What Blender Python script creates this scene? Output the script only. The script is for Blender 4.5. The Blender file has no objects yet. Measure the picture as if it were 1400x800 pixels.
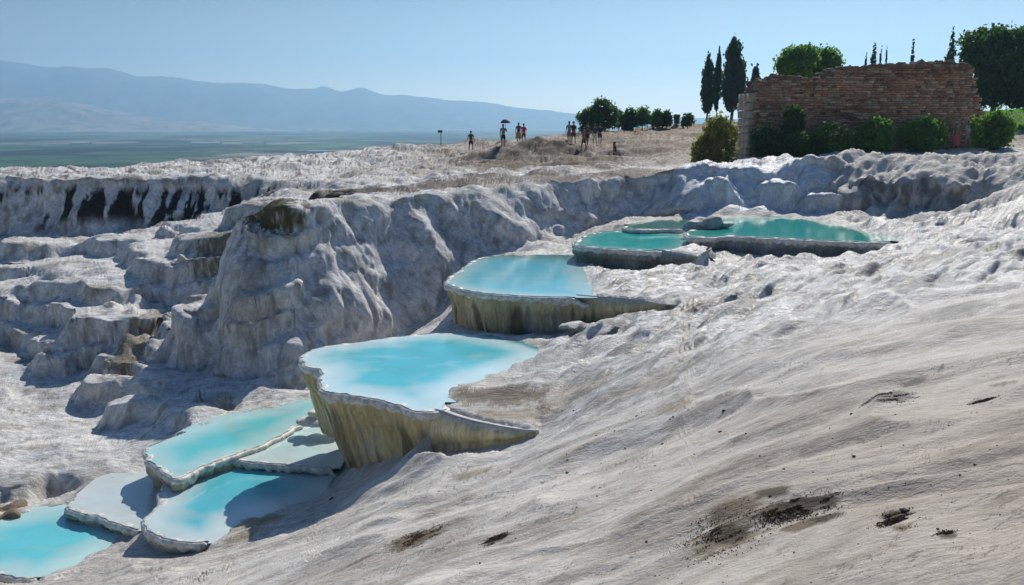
import bpy, math, random
import numpy as np
from mathutils import Vector, geometry
rnd = random.Random(7)
R = math.radians
scn = bpy.context.scene
COL = scn.collection

# ------------------------------------------------------------------ camera
FPX, PITCH = 1212.0, math.atan(232.0 / 1212.0)
SP, CP = math.sin(PITCH), math.cos(PITCH)
cam_d = bpy.data.cameras.new('camera'); cam = bpy.data.objects.new('camera', cam_d); COL.objects.link(cam)
cam_d.sensor_width = 36.0; cam_d.lens = 36.0 * FPX / 1400.0
cam_d.clip_start = 0.1; cam_d.clip_end = 60000
cam.location = (0, 0, 0); cam.rotation_euler = (math.pi / 2 - PITCH, 0, 0)
scn.camera = cam

# ------------------------------------------------------------------ sky, sun, exposure
SUN_EL, SUN_AZ = R(42), R(22)          # azimuth measured from +Y towards +X
w = bpy.data.worlds.new("World"); scn.world = w; w.use_nodes = True
nt = w.node_tree; N = nt.nodes; L = nt.links
bg = N['Background']
sky = N.new('ShaderNodeTexSky'); sky.sky_type = 'NISHITA'; sky.sun_disc = False
sky.sun_elevation = SUN_EL; sky.sun_rotation = SUN_AZ
sky.air_density = 1.0; sky.dust_density = 1.2; sky.ozone_density = 3.0; sky.altitude = 300
geo = N.new('ShaderNodeTexCoord'); sep = N.new('ShaderNodeSeparateXYZ')
L.new(geo.outputs['Generated'], sep.inputs[0])
rmp = N.new('ShaderNodeValToRGB')
e = rmp.color_ramp.elements
e[0].position = 0.0; e[0].color = (2.5, 2.45, 2.2, 1)
e[1].position = 0.35; e[1].color = (0.32, 0.52, 0.76, 1)
m_ = e.new(0.07); m_.color = (.74, .74, .70, 1)
m_ = e.new(0.16); m_.color = (0.14, 0.19, 0.215, 1)
L.new(sep.outputs['Z'], rmp.inputs[0])
mx = N.new('ShaderNodeMixRGB'); mx.blend_type = 'MULTIPLY'; mx.inputs[0].default_value = 1
L.new(sky.outputs[0], mx.inputs[1]); L.new(rmp.outputs[0], mx.inputs[2])
L.new(mx.outputs[0], bg.inputs[0]); bg.inputs[1].default_value = 0.10
sd = bpy.data.lights.new('sun', 'SUN'); so = bpy.data.objects.new('sun', sd); COL.objects.link(so)
sd.energy = 5.0; sd.angle = R(0.55); sd.color = (1.0, 0.93, 0.83)
sdir = Vector((math.sin(SUN_AZ) * math.cos(SUN_EL), math.cos(SUN_AZ) * math.cos(SUN_EL), math.sin(SUN_EL)))
so.rotation_euler = sdir.to_track_quat('Z', 'Y').to_euler()
scn.view_settings.view_transform = 'Standard'; scn.view_settings.look = 'None'
scn.view_settings.exposure = 0.0; scn.view_settings.gamma = 1.0
try: scn.view_settings.use_curve_mapping = False
except Exception: pass

scn.cycles.volume_bounces = 3
# ------------------------------------------------------------------ helpers: placing
def PD(px, py, d):                      # sight line through a photo point, at distance d ahead
    u = (px - 700) / FPX; v = (py - 400) / FPX
    f = CP - v * SP; s = d / f
    return (u * s, d, -(SP + v * CP) * s)
def PZ(px, py, z):                      # ... at height z
    u = (px - 700) / FPX; v = (py - 400) / FPX
    s = -z / (SP + v * CP)
    return (u * s, (CP - v * SP) * s, z)

# ------------------------------------------------------------------ helpers: numpy noise
_rs = np.random.RandomState(11)
_perm = _rs.permutation(1024).astype(np.int32)
_g = _rs.normal(size=(1024, 3)); _g = (_g / np.linalg.norm(_g, axis=1)[:, None]).astype(np.float32)
def pn(x, y, z=0.0, seed=0):
    x, y, z = np.broadcast_arrays(np.asarray(x, np.float32), np.asarray(y, np.float32), np.asarray(z, np.float32))
    xi = np.floor(x).astype(np.int32); yi = np.floor(y).astype(np.int32); zi = np.floor(z).astype(np.int32)
    xf = x - xi; yf = y - yi; zf = z - zi
    ux = xf * xf * xf * (xf * (xf * 6 - 15) + 10); uy = yf * yf * yf * (yf * (yf * 6 - 15) + 10); uz = zf * zf * zf * (zf * (zf * 6 - 15) + 10)
    def h(i, j, k): return _perm[(_perm[(_perm[(xi + i + seed * 37) & 1023] + yi + j) & 1023] + zi + k) & 1023]
    out = 0
    for i in (0, 1):
        wx = ux if i else 1 - ux
        for j in (0, 1):
            wy = uy if j else 1 - uy
            for k in (0, 1):
                wz = uz if k else 1 - uz
                g = _g[h(i, j, k)]
                out = out + wx * wy * wz * (g[..., 0] * (xf - i) + g[..., 1] * (yf - j) + g[..., 2] * (zf - k))
    return out * 1.5
def fbm(x, y, z=0.0, o=3, seed=0, gain=0.5):
    a, s, t = 1.0, 1.0, 0
    for i in range(o):
        t = t + a * pn(x * s, y * s, np.asarray(z) * s, seed + i * 5); a *= gain; s *= 2.03
    return t
def sst(a, b, x):
    t = np.clip((x - a) / (b - a), 0, 1); return t * t * (3 - 2 * t)

# ------------------------------------------------------------------ helpers: objects
def tag(o, label=None, cat=None, group=None, kind=None):
    if label: o['label'] = label
    if cat: o['category'] = cat
    if group: o['group'] = group
    if kind: o['kind'] = kind
    return o
def empty(name, loc, label, cat, group=None, rz=0):
    o = bpy.data.objects.new(name, None); COL.objects.link(o); o.location = loc; o.rotation_euler = (0, 0, rz)
    o.empty_display_size = 0.2
    return tag(o, label, cat, group)
def link(name, me, mat=None, parent=None, smooth=True):
    if mat: me.materials.append(mat)
    if smooth:
        me.polygons.foreach_set('use_smooth', [True] * len(me.polygons))
    o = bpy.data.objects.new(name, me); COL.objects.link(o)
    if parent: o.parent = parent
    return o
def raw_mesh(name, V, F):               # V (n,3), F (m,k) arrays
    V = np.asarray(V, np.float32); F = np.asarray(F, np.int32)
    me = bpy.data.meshes.new(name); n, k = F.shape
    me.vertices.add(len(V)); me.vertices.foreach_set('co', V.ravel())
    me.loops.add(n * k); me.loops.foreach_set('vertex_index', F.ravel())
    me.polygons.add(n); me.polygons.foreach_set('loop_start', np.arange(0, n * k, k, dtype=np.int32))
    me.polygons.foreach_set('loop_total', np.full(n, k, np.int32))
    me.update(calc_edges=True); me.validate()
    return me
def grid_faces(n, m, wrap=False, flip=False):
    j2 = m if wrap else m - 1
    i, j = np.meshgrid(np.arange(n - 1), np.arange(j2), indexing='ij')
    a = i * m + j; b = i * m + (j + 1) % m; c = (i + 1) * m + (j + 1) % m; d = (i + 1) * m + j
    F = np.stack([a, b, c, d], -1).reshape(-1, 4)
    return F[:, ::-1] if flip else F
def set_attr(me, name, A):
    at = me.attributes.new(name, 'FLOAT_COLOR', 'POINT')
    A = np.asarray(A, np.float32)
    if A.shape[1] == 3: A = np.concatenate([A, np.ones((len(A), 1), np.float32)], 1)
    at.data.foreach_set('color', A.ravel())

# ------------------------------------------------------------------ helpers: materials
def mat(name, col=(.5, .5, .5), rough=.7, spec=.3, attr=None, var=.25, vscale=6, bump=0, bscale=20, bdist=.02, metal=0, stretch=(1, 1, 1), coat=0, detail=6, obj=True):
    m = bpy.data.materials.new(name); m.use_nodes = True; t = m.node_tree; b = t.nodes['Principled BSDF']
    tc = t.nodes.new('ShaderNodeTexCoord'); mp = t.nodes.new('ShaderNodeMapping'); mp.inputs['Scale'].default_value = stretch
    t.links.new(tc.outputs['Object'], mp.inputs[0])
    no = t.nodes.new('ShaderNodeTexNoise'); no.inputs['Scale'].default_value = vscale; no.inputs['Detail'].default_value = detail
    no.inputs['Roughness'].default_value = .65
    t.links.new(mp.outputs[0], no.inputs['Vector'])
    mr = t.nodes.new('ShaderNodeMapRange'); mr.inputs[1].default_value = .3; mr.inputs[2].default_value = .7
    mr.inputs[3].default_value = 1 - var; mr.inputs[4].default_value = 1 + var * .6
    t.links.new(no.outputs['Fac'], mr.inputs[0])
    mu = t.nodes.new('ShaderNodeMixRGB'); mu.blend_type = 'MULTIPLY'; mu.inputs[0].default_value = 1
    if attr:
        a = t.nodes.new('ShaderNodeAttribute'); a.attribute_name = attr; t.links.new(a.outputs['Color'], mu.inputs[1])
    else: mu.inputs[1].default_value = (*col, 1)
    t.links.new(mr.outputs[0], mu.inputs[2]); t.links.new(mu.outputs[0], b.inputs['Base Color'])
    b.inputs['Roughness'].default_value = rough; b.inputs['Specular IOR Level'].default_value = spec; b.inputs['Metallic'].default_value = metal
    if bump:
        n2 = t.nodes.new('ShaderNodeTexNoise'); n2.inputs['Scale'].default_value = bscale; n2.inputs['Detail'].default_value = 8; n2.inputs['Roughness'].default_value = .7
        t.links.new(mp.outputs[0], n2.inputs['Vector'])
        bp = t.nodes.new('ShaderNodeBump'); bp.inputs['Strength'].default_value = bump; bp.inputs['Distance'].default_value = bdist
        t.links.new(n2.outputs['Fac'], bp.inputs['Height']); t.links.new(bp.outputs[0], b.inputs['Normal'])
    return m

# terrain material: colour attribute times grain, wetness from attribute alpha
def terrain_mat():
    m = bpy.data.materials.new('travertine'); m.use_nodes = True; t = m.node_tree; b = t.nodes['Principled BSDF']; nn = t.nodes.new; lk = t.links.new
    tc = nn('ShaderNodeTexCoord')
    a = nn('ShaderNodeAttribute'); a.attribute_name = 'Col'
    def noise(sc, scale=(1, 1, 1), det=8, ro=.65):
        mp = nn('ShaderNodeMapping'); mp.inputs['Scale'].default_value = scale; lk(tc.outputs['Object'], mp.inputs[0])
        n = nn('ShaderNodeTexNoise'); n.inputs['Scale'].default_value = sc; n.inputs['Detail'].default_value = det; n.inputs['Roughness'].default_value = ro
        lk(mp.outputs[0], n.inputs['Vector']); return n.outputs['Fac']
    def rng(v, a0, a1, b0, b1):
        r = nn('ShaderNodeMapRange'); r.inputs[1].default_value = a0; r.inputs[2].default_value = a1; r.inputs[3].default_value = b0; r.inputs[4].default_value = b1; lk(v, r.inputs[0]); return r.outputs[0]
    def math_(op, x, y):
        q = nn('ShaderNodeMath'); q.operation = op
        for i, s in enumerate((x, y)):
            if isinstance(s, (int, float)): q.inputs[i].default_value = s
            else: lk(s, q.inputs[i])
        return q.outputs[0]
    g1 = rng(noise(1.1, (.45, 1, 1)), .3, .7, .80, 1.14)
    g2 = rng(noise(8, (.4, 1, .35), 10, .8), .30, .70, .48, 1.28)
    g3 = rng(noise(2.6, (.5, 1, .25), 8, .75), .30, .62, .66, 1.08)
    grit = rng(noise(55, (1, 1, 1), 3, .8), .32, .48, .62, 1.0)
    v = math_('MULTIPLY', math_('MULTIPLY', math_('MULTIPLY', g1, g2), grit), g3)
    gr = nn('ShaderNodeAttribute'); gr.attribute_name = 'Grit'
    mm = nn('ShaderNodeMix'); mm.data_type = 'FLOAT'; mm.inputs[2].default_value = .92; lk(gr.outputs['Fac'], mm.inputs[0]); lk(v, mm.inputs[3]); v = mm.outputs[0]
    mu = nn('ShaderNodeMixRGB'); mu.blend_type = 'MULTIPLY'; mu.inputs[0].default_value = 1
    lk(a.outputs['Color'], mu.inputs[1]); lk(v, mu.inputs[2]); lk(mu.outputs[0], b.inputs['Base Color'])
    wet = a.outputs['Alpha']
    ro = rng(wet, 0, 1, .72, .33); lk(ro, b.inputs['Roughness'])
    sp = rng(wet, 0, 1, .06, .6); lk(sp, b.inputs['Specular IOR Level'])
    h = math_('ADD', math_('MULTIPLY', noise(5, (.45, 1, .6)), 1.0), math_('MULTIPLY', noise(24, (.6, 1, .6)), .35))
    bp = nn('ShaderNodeBump'); bp.inputs['Strength'].default_value = .75; bp.inputs['Distance'].default_value = .14
    lk(math_('MULTIPLY', h, rng(gr.outputs['Fac'], 0, 1, .35, 1.0)), bp.inputs['Height']); lk(bp.outputs[0], b.inputs['Normal'])
    return m
M_TER = terrain_mat()

# ------------------------------------------------------------------ pools: outlines in place (closed, at water height)
def catmull(P, n=8):
    P = np.asarray(P, float); out = []
    k = len(P)
    for i in range(k):
        p0, p1, p2, p3 = P[(i - 1) % k], P[i], P[(i + 1) % k], P[(i + 2) % k]
        for t in np.arange(n) / n:
            out.append(.5 * ((2 * p1) + (-p0 + p2) * t + (2 * p0 - 5 * p1 + 4 * p2 - p3) * t * t + (-p0 + 3 * p1 - 3 * p2 + p3) * t ** 3))
    return np.array(out)
# each: name key, z, rim pixels (clockwise from left), flags f=free edge with wall, s=shore against ground ; deep colour etc.
POOLS = {
 'main': dict(z=-7.2, wall=2.4, pts=[(416,488,'f'),(440,476,'f'),(500,468,'f'),(560,460,'f'),(620,457,'f'),(665,461,'s'),(710,470,'s'),(733,482,'s'),(690,502,'s'),(640,520,'s'),(606,538,'s'),(606,559,'f'),(570,560,'f'),(530,548,'f'),(480,539,'f'),(450,534,'f'),(444,520,'f'),(447,508,'f'),(425,499,'f')]),
 'second': dict(z=-5.93, wall=2.0, pts=[(614,386,'f'),(632,370,'f'),(662,353,'f'),(720,350,'s'),(780,350,'s'),(792,362,'s'),(797,380,'s'),(806,404,'s'),(770,406,'f'),(710,404,'f'),(660,400,'f'),(630,394,'f')]),
 'third': dict(z=-5.2, wall=1.3, pts=[(788,334,'f'),(805,322,'f'),(835,317,'f'),(880,318,'s'),(925,322,'s'),(938,332,'s'),(905,343,'f'),(850,341,'f'),(805,338,'f')]),
 'teal': dict(z=-4.77, wall=1.4, pts=[(945,324,'f'),(952,312,'f'),(975,302,'s'),(1020,298,'s'),(1080,298,'s'),(1120,304,'s'),(1160,312,'s'),(1200,321,'s'),(1232,327,'s'),(1195,331,'f'),(1130,329,'f'),(1060,326,'f'),(1000,323,'f')]),
 'strip': dict(z=-5.0, wall=.5, pts=[(856,311,'f'),(872,305,'s'),(910,301,'s'),(948,301,'s'),(955,308,'s'),(945,313,'f'),(905,313,'f'),(872,314,'f')]),
 'upper_low': dict(z=-10.2, wall=1.5, pts=[(203,618,'f'),(225,604,'f'),(290,580,'s'),(360,563,'s'),(426,548,'s'),(440,556,'s'),(420,572,'f'),(385,592,'f'),(345,612,'f'),(300,628,'f'),(262,642,'f'),(243,653,'f'),(225,640,'f')]),
 'white_mid': dict(z=-10.35, wall=.5, pts=[(322,626,'f'),(350,606,'f'),(388,588,'f'),(420,577,'f'),(450,576,'s'),(462,600,'s'),(464,636,'s'),(440,637,'f'),(385,633,'f')]),
 'lower': dict(z=-10.62, wall=1.1, pts=[(203,712,'f'),(222,690,'f'),(228,668,'f'),(250,652,'f'),(290,634,'f'),(320,626,'f'),(385,634,'s'),(440,640,'s'),(446,664,'s'),(415,684,'s'),(370,697,'s'),(325,710,'s'),(300,732,'s'),(270,740,'f'),(230,736,'f'),(210,726,'f')]),
 'white_low': dict(z=-11.15, wall=.7, pts=[(98,690,'f'),(122,670,'s'),(160,655,'s'),(205,650,'s'),(245,665,'s'),(232,700,'s'),(210,722,'s'),(178,720,'f'),(140,706,'f'),(110,698,'f')]),
 'corner': dict(z=-11.5, wall=.5, pts=[(-80,730,'s'),(-30,716,'s'),(0,712,'s'),(40,702,'s'),(98,692,'s'),(140,706,'s'),(160,722,'s'),(150,742,'s'),(110,762,'s'),(70,780,'s'),(40,790,'f'),(0,784,'f'),(-50,800,'f'),(-110,790,'f')]),
}
for k, p in POOLS.items():
    w3 = np.array([PZ(a, b, p['z']) for a, b, c in p['pts']])
    p['ctrl'] = w3
    p['free'] = np.array([c == 'f' for a, b, c in p['pts']])
    p['poly'] = catmull(w3[:, :2], 10)
    p['freeness'] = np.clip(catmull(np.stack([p['free'].astype(float)] * 2, 1), 10)[:, 0], 0, 1)
def poly_sd(poly, X, Y, chunk=None):     # signed distance, positive inside
    sh = X.shape; X = X.ravel(); Y = Y.ravel()
    best = np.full(X.shape, 1e9); inside = np.zeros(X.shape, bool); idx = np.zeros(X.shape, np.int32)
    n = len(poly)
    for i in range(n):
        ax, ay = poly[i]; bx, by = poly[(i + 1) % n]
        dx, dy = bx - ax, by - ay; l2 = dx * dx + dy * dy + 1e-12
        t = np.clip(((X - ax) * dx + (Y - ay) * dy) / l2, 0, 1)
        d = (X - ax - t * dx) ** 2 + (Y - ay - t * dy) ** 2
        m = d < best; best = np.where(m, d, best); idx[m] = i
        c = ((ay > Y) != (by > Y)) & (X < (bx - ax) * (Y - ay) / (by - ay + 1e-12) + ax)
        inside ^= c
    return (np.sqrt(best) * np.where(inside, 1, -1)).reshape(sh), idx.reshape(sh)

# ------------------------------------------------------------------ terrain control lines (TIN with breaklines)
PTS = []; EDG = []
def pt(px, py, d): PTS.append(PD(px, py, d)); return len(PTS) - 1
def raw(x, y, z): PTS.append((x, y, z)); return len(PTS) - 1
def line(*a):
    ids = [pt(*q) for q in a]
    EDG.extend(zip(ids[:-1], ids[1:]))
# near slope
for q in [(1400,800,5.6),(1200,800,6.2),(1000,800,7.0),(850,800,8.0),(700,800,9.5),(570,800,11.2),(450,800,13),(350,800,15),(250,800,17),(150,800,19.2),
          (700,700,13.5),(1000,700,9.3),(1200,700,8),(1400,700,7),(850,720,10.8),(1000,600,12.5),(1200,600,10.4),(1400,600,9),(1200,500,14.5),(1400,500,12.5),(1100,540,14.2),
          (1000,500,18.5),(850,550,20),(850,640,14.8),(760,620,17),(700,640,17.6),(600,700,15.8),(620,650,18.6),(560,660,19.6),(500,700,18.6),(520,655,20.8),
          (440,716,20.4),(350,748,20.2),(290,762,20.2),(900,420,28.8),(1000,420,26.5),(900,480,23.5),(770,485,27),(780,530,22.8),(1100,420,23.5),(1250,420,19.5),
          (1400,420,17),(1000,375,32),(1200,362,31),(1400,350,26),(1300,370,26),(1245,334,36),(1330,322,38),(1400,300,38),(1400,260,44),(1520,400,17),(1520,600,8),(1520,300,36),
          (1600,250,45),(1100,375,30),(950,400,30),(830,500,25),(760,574,20.8),(735,600,20)]: pt(*q)
for q in [(0,-3,-2.6),(8,-3,-2.0),(3,3,-3.1),(-4,4,-4.8),(-10,2,-6.5),(-20,5,-11),(-25,14,-12.5),(-14,12,-10.6),(12,3,-2),(30,10,-1.6),(45,25,-1.4),(45,-3,0),(-45,-3,-14),(45,50,-1.0),(-50,20,-13)]: raw(*q)
# feet of the pool walls
line((448,655,24.6),(470,662,23.6),(495,655,22.9),(530,634,22.6),(570,622,22.3),(620,614,21.9),(680,604,21.2),(715,596,20.6))
line((606,448,32.5),(640,458,31.2),(700,460,30.6),(760,460,30.3),(820,452,30.0),(870,432,29.6),(895,420,29.0))
line((788,374,37.4),(850,374,36.4),(900,372,36.0),(955,366,35.2))
line((965,352,36.6),(1050,356,36.4),(1130,357,35.9),(1190,349,35.7))
line((205,662,27.6),(240,678,25.6)); line((205,742,22.6),(235,750,22),(270,752,21.6))
def linez(*a):
    ids = []
    for q in a: PTS.append(PZ(*q)); ids.append(len(PTS) - 1)
    EDG.extend(zip(ids[:-1], ids[1:]))
linez((612,562,-7.2),(650,574,-7.2),(690,582,-7.2),(716,587,-7.22)); linez((812,405,-5.9),(850,407,-5.9),(885,411,-5.9),(905,415,-5.9)); linez((912,344,-5.18),(935,347,-5.2))
linez((625,545,-7.14),(660,545,-7.1),(700,550,-7.05)); linez((840,395,-5.85),(880,398,-5.8))
pt(130,725,23.6); pt(170,740,22.8)
# big cliff: foot and crest
line((304,500,36.5),(350,524,34.6),(415,526,34.0),(480,500,36),(540,468,38),(590,440,40),(615,398,41.5),(650,358,42.8),(700,349,43.4),(760,333,45.3),(800,316,47.4),(870,302,49.2),(945,299,47.6),(1020,296.5,47.2),(1100,296.5,47.2),(1160,301,46.9),(1225,304,46.2),(1290,300,45.5),(1340,280,46))
line((1110,240,49),(1160,243,48.6),(1230,245,48.2),(1290,250,47.6),(1340,246,48))
line((322,286,38.8),(360,276,38.6),(410,271,38.8),(500,269,41.5),(600,261,44.2),(700,249,46.8),(800,239,49.6),(870,236,51),(945,236,49.8),(1010,232,49.6),(1090,226,49.4),(1150,226,49.2),(1230,226,49.2),(1320,224,49.3),(1400,218,50),(1560,214,52))
for q in [(316,384,37.3),(345,390,36.6),(400,397,36.0),(500,385,38.1),(600,359,41.6),(700,307,44.4)]: pt(*q)
# ledge of the plateau below the ruined wall
line((960,226,56.5),(1020,217,54.5),(1100,211,53.5),(1200,208,53),(1320,207,53.5),(1400,204,54))
line((1010,219,58),(1330,203,58.5))
for q in [(1150,200,62),(1330,190,66),(1400,180,70),(1450,172,80),(1370,171,76)]: pt(*q)
for q in [(1400,151,92),(1550,140,100),(1350,160,100),(1200,168,100),(1050,168,100)]: pt(*q)
# plateau left of the wall
for q in [(960,200,72),(900,205,70),(880,190,80),(950,182,86),(920,171,98),(1000,169,100),(850,178,94),(840,226,68),(783,198,71),(800,205,70),(816,198,79),(870,215,66),
          (740,215,66),(700,230,62),(688,202,71),(712,197,80),(650,211,79),(600,220,75),(560,230,68),(480,240,62),(420,250,57),(760,225,62)]: pt(*q)
line((500,206,80),(560,199,82),(600,195,84),(640,193,86),(700,191,88),(740,185,88),(780,184,90),(850,178,97))
line((-120,236,70),(0,233.5,70),(100,231,72),(200,227,75),(300,220,78),(400,213,80),(500,206,80))
# streaked back cliff on the left
line((-150,250,59.4),(0,247,59.6),(80,245,59.4),(150,245,59.2),(220,243,59),(290,242,59.2),(340,240,59.6),(372,246,59.2))
line((-150,330,58),(0,322,58),(80,326,57.5),(150,322,57),(220,310,57),(290,294,57.5),(340,276,58),(385,262,57.5))
line((-150,360,52),(0,348,52.5),(80,342,52),(150,330,52),(250,311,51.5),(330,288,49.5),(375,273,48))
# shelves of the left basin
line((225,345,46.5),(270,332,46),(310,318,46)); line((222,402,45),(260,404,44),(300,404,42.8))
line((255,402,41),(290,399,40.5)); line((226,470,38.6),(250,488,37.6),(300,492,37.2))
line((-80,396,46),(0,396,46),(60,392,45.5)); line((-80,455,43.2),(0,462,43),(48,458,43)); line((75,398,44.2),(130,404,43.6),(215,412,42.8)); line((52,500,39.4),(100,512,38.6),(150,518,38))
line((-80,350,50),(0,372,48.6),(120,362,48.6)); line((240,432,41.5),(190,462,39.5),(150,500,37.6)); line((135,545,35.5),(185,540,35.2),(240,520,36))
line((-60,530,36),(0,520,37),(70,535,36)); line((-60,556,34.6),(0,552,34.6),(60,562,34))
line((-60,618,29.3),(0,612,29.2),(70,598,29.8),(130,584,30.6),(200,566,31.4),(260,548,32.2),(330,540,32.6),(400,530,33.2))
line((-60,700,25.6),(0,690,26),(70,676,26.6),(140,652,27.8),(200,632,28.4),(215,606,28.9),(280,581,29.9),(360,562,31),(430,546,32))
for q in [(0,480,40.5),(90,480,41),(200,440,42),(280,380,44)]: pt(*q)
# beyond the ridge, the hill falls to the plain; the plateau goes on to the right
for q in [(-160,-3,-50),(-160,60,-46),(-90,40,-18),(-90,75,-7),(-60,60,-5),(-160,150,-52),(-80,150,-50),(-20,170,-46),(20,150,-16),(60,170,-8),(160,260,-10),(0,260,-54),(-160,260,-54),(60,260,-30),(160,150,3),(90,110,3),(160,60,2),(90,60,0),(160,-3,2),(-60,100,-22),(-15,112,-12),(12,118,-4),(40,130,-.5),(-110,100,-40)]: raw(*q)
for k, p in POOLS.items():              # slope side shores
    P = p['ctrl']; c = P[:, :2].mean(0)
    for q, f in zip(P, p['free']):
        if not f:
            dirn = q[:2] - c; dirn /= np.linalg.norm(dirn)
            PTS.append((q[0] + dirn[0] * .05, q[1] + dirn[1] * .05, p['z'] + .05))
P3 = np.array(PTS)
res = geometry.delaunay_2d_cdt([Vector((a[0], a[1])) for a in PTS], [tuple(map(int, q)) for q in EDG], [], 0, 1e-4)
vco, _, tris, vorig, _, _ = res
VX = np.array([v[:] for v in vco])
VZ = np.zeros(len(VX))
for i, o in enumerate(vorig):
    if o: VZ[i] = np.mean([P3[j, 2] for j in o])
    else:
        dd = np.hypot(P3[:, 0] - VX[i, 0], P3[:, 1] - VX[i, 1]); ix = np.argsort(dd)[:3]; wgt = 1 / (dd[ix] + 1e-3); VZ[i] = (P3[ix, 2] * wgt).sum() / wgt.sum()
def raster(x0, x1, y0, y1, st):
    nx = int((x1 - x0) / st) + 1; ny = int((y1 - y0) / st) + 1
    G = np.full((ny, nx), np.nan)
    for t in tris:
        if len(t) != 3: continue
        A, B, C = VX[t[0]], VX[t[1]], VX[t[2]]
        mnx = max(0, int((min(A[0], B[0], C[0]) - x0) / st)); mxx = min(nx - 1, int((max(A[0], B[0], C[0]) - x0) / st) + 1)
        mny = max(0, int((min(A[1], B[1], C[1]) - y0) / st)); mxy = min(ny - 1, int((max(A[1], B[1], C[1]) - y0) / st) + 1)
        if mnx > mxx or mny > mxy: continue
        X, Y = np.meshgrid(x0 + np.arange(mnx, mxx + 1) * st, y0 + np.arange(mny, mxy + 1) * st)
        det = (B[1] - C[1]) * (A[0] - C[0]) + (C[0] - B[0]) * (A[1] - C[1])
        if abs(det) < 1e-9: continue
        l1 = ((B[1] - C[1]) * (X - C[0]) + (C[0] - B[0]) * (Y - C[1])) / det
        l2 = ((C[1] - A[1]) * (X - C[0]) + (A[0] - C[0]) * (Y - C[1])) / det
        l3 = 1 - l1 - l2
        m = (l1 >= -1e-6) & (l2 >= -1e-6) & (l3 >= -1e-6)
        Z = l1 * VZ[t[0]] + l2 * VZ[t[1]] + l3 * VZ[t[2]]
        sub = G[mny:mxy + 1, mnx:mxx + 1]; sub[m] = Z[m]
    return G
def blur(G, s):
    r = int(s * 3) + 1; k = np.exp(-.5 * (np.arange(-r, r + 1) / s) ** 2); k /= k.sum()
    P = np.pad(G, r, mode='edge')
    P = sum(k[i] * P[i:i + G.shape[0], :] for i in range(2 * r + 1))
    return sum(k[i] * P[:, i:i + G.shape[1]] for i in range(2 * r + 1))
FS, FX0, FX1, FY0, FY1 = .1, -42., 42., -2.9, 66.
GF = raster(FX0, FX1, FY0, FY1, FS)
CS, CX0, CX1, CY0, CY1 = .5, -158., 158., -2.9, 258.
GC = raster(CX0, CX1, CY0, CY1, CS)
def fillnan(G):
    m = np.isnan(G); G[m] = np.nanmin(G); return G
GC = blur(fillnan(GC), 1.6)
GF = fillnan(GF)
GFs = blur(GF, 6.0); GFb = blur(GF, 2.2)
# near ground very smooth, cliffs crisper
yy = FY0 + np.arange(GF.shape[0])[:, None] * FS; xx = FX0 + np.arange(GF.shape[1])[None, :] * FS
nearm = sst(21, 14, yy) * sst(-6, -2, xx)
nearw = np.clip(nearm, 0, 1)
GFn = blur(GF, 9.0)
GF = GFb * (1 - nearw) + GFn * nearw
XX, YY = np.meshgrid(xx.ravel(), yy.ravel())
def dome(x, y, zt, rx, ry, hh, pw=3.2):
    r_ = max(rx, ry) * 1.6
    i0 = max(0, int((y - r_ - FY0) / FS)); i1 = int((y + r_ - FY0) / FS); j0 = max(0, int((x - r_ - FX0) / FS)); j1 = int((x + r_ - FX0) / FS)
    X, Y = XX[i0:i1, j0:j1], YY[i0:i1, j0:j1]
    wob = 1 + .22 * pn(X * .5, Y * .5, zt, 24) + .10 * pn(X * 1.6, Y * 1.6, zt, 25)
    q = np.sqrt(((X - x) / rx) ** 2 + ((Y - y) / ry) ** 2) * wob
    zz = zt - hh * q ** pw + .12 * pn(X * .8, Y * .8, zt, 26)
    g = GF[i0:i1, j0:j1]; k = .18; d_ = (zz - g) / k
    g[:] = np.where(d_ > 8, zz, g + k * np.log1p(np.exp(np.clip(d_, -30, 8))))
for px, py, d, rpx, ry, hh in [(278,402,38.9,52,1.7,2.0),(365,378,37.4,62,2.2,3.0),(150,404,42.0,88,2.4,2.5),(265,336,46.0,46,1.8,1.9),(20,394,45.5,52,1.6,1.9),(192,452,39.6,42,2.2,1.2),
                        (345,302,38.9,48,1.7,2.2),(70,474,40.2,85,1.8,1.7),(30,536,36.0,75,1.5,1.3),(95,566,33.2,80,1.5,1.3),(190,545,33.4,66,1.5,1.3),(150,520,36.2,60,1.3,1.2),(10,590,31.6,70,1.3,1.0),(215,470,38.6,50,1.3,1.3),
                        (120,620,29.6,60,1.0,.8),(60,640,28.2,50,.9,.7),(190,610,29.6,45,.9,.7),(0,425,44.6,50,1.3,1.3),(110,440,42.0,70,1.3,1.2),
                        (290,532,33.2,55,1.1,.8),(365,540,32.9,45,.9,.8),(230,505,36.3,40,1.2,.9),(110,360,48.5,70,1.6,1.2),(200,372,47,50,1.4,1.2),(40,330,53,60,1.6,.9),(20,640,27.4,40,.9,.5),
                        (1180,246,48.0,40,1.1,1.6),(1245,256,47.4,34,1.1,1.4),(1120,262,47.6,30,1.0,1.2),(1300,262,46.5,36,1.2,1.1),(1290,300,42.5,34,1.0,.7),(1060,246,48.4,46,1.0,1.6),(980,252,48.3,40,.9,1.4)]:
    x_, y_, z_ = PD(px, py, d); dome(x_, y_, z_, rpx / FPX * d, ry, hh)
SHORE = np.full(GF.shape, 9.0)           # distance to the nearest pool outline (outside)
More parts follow.
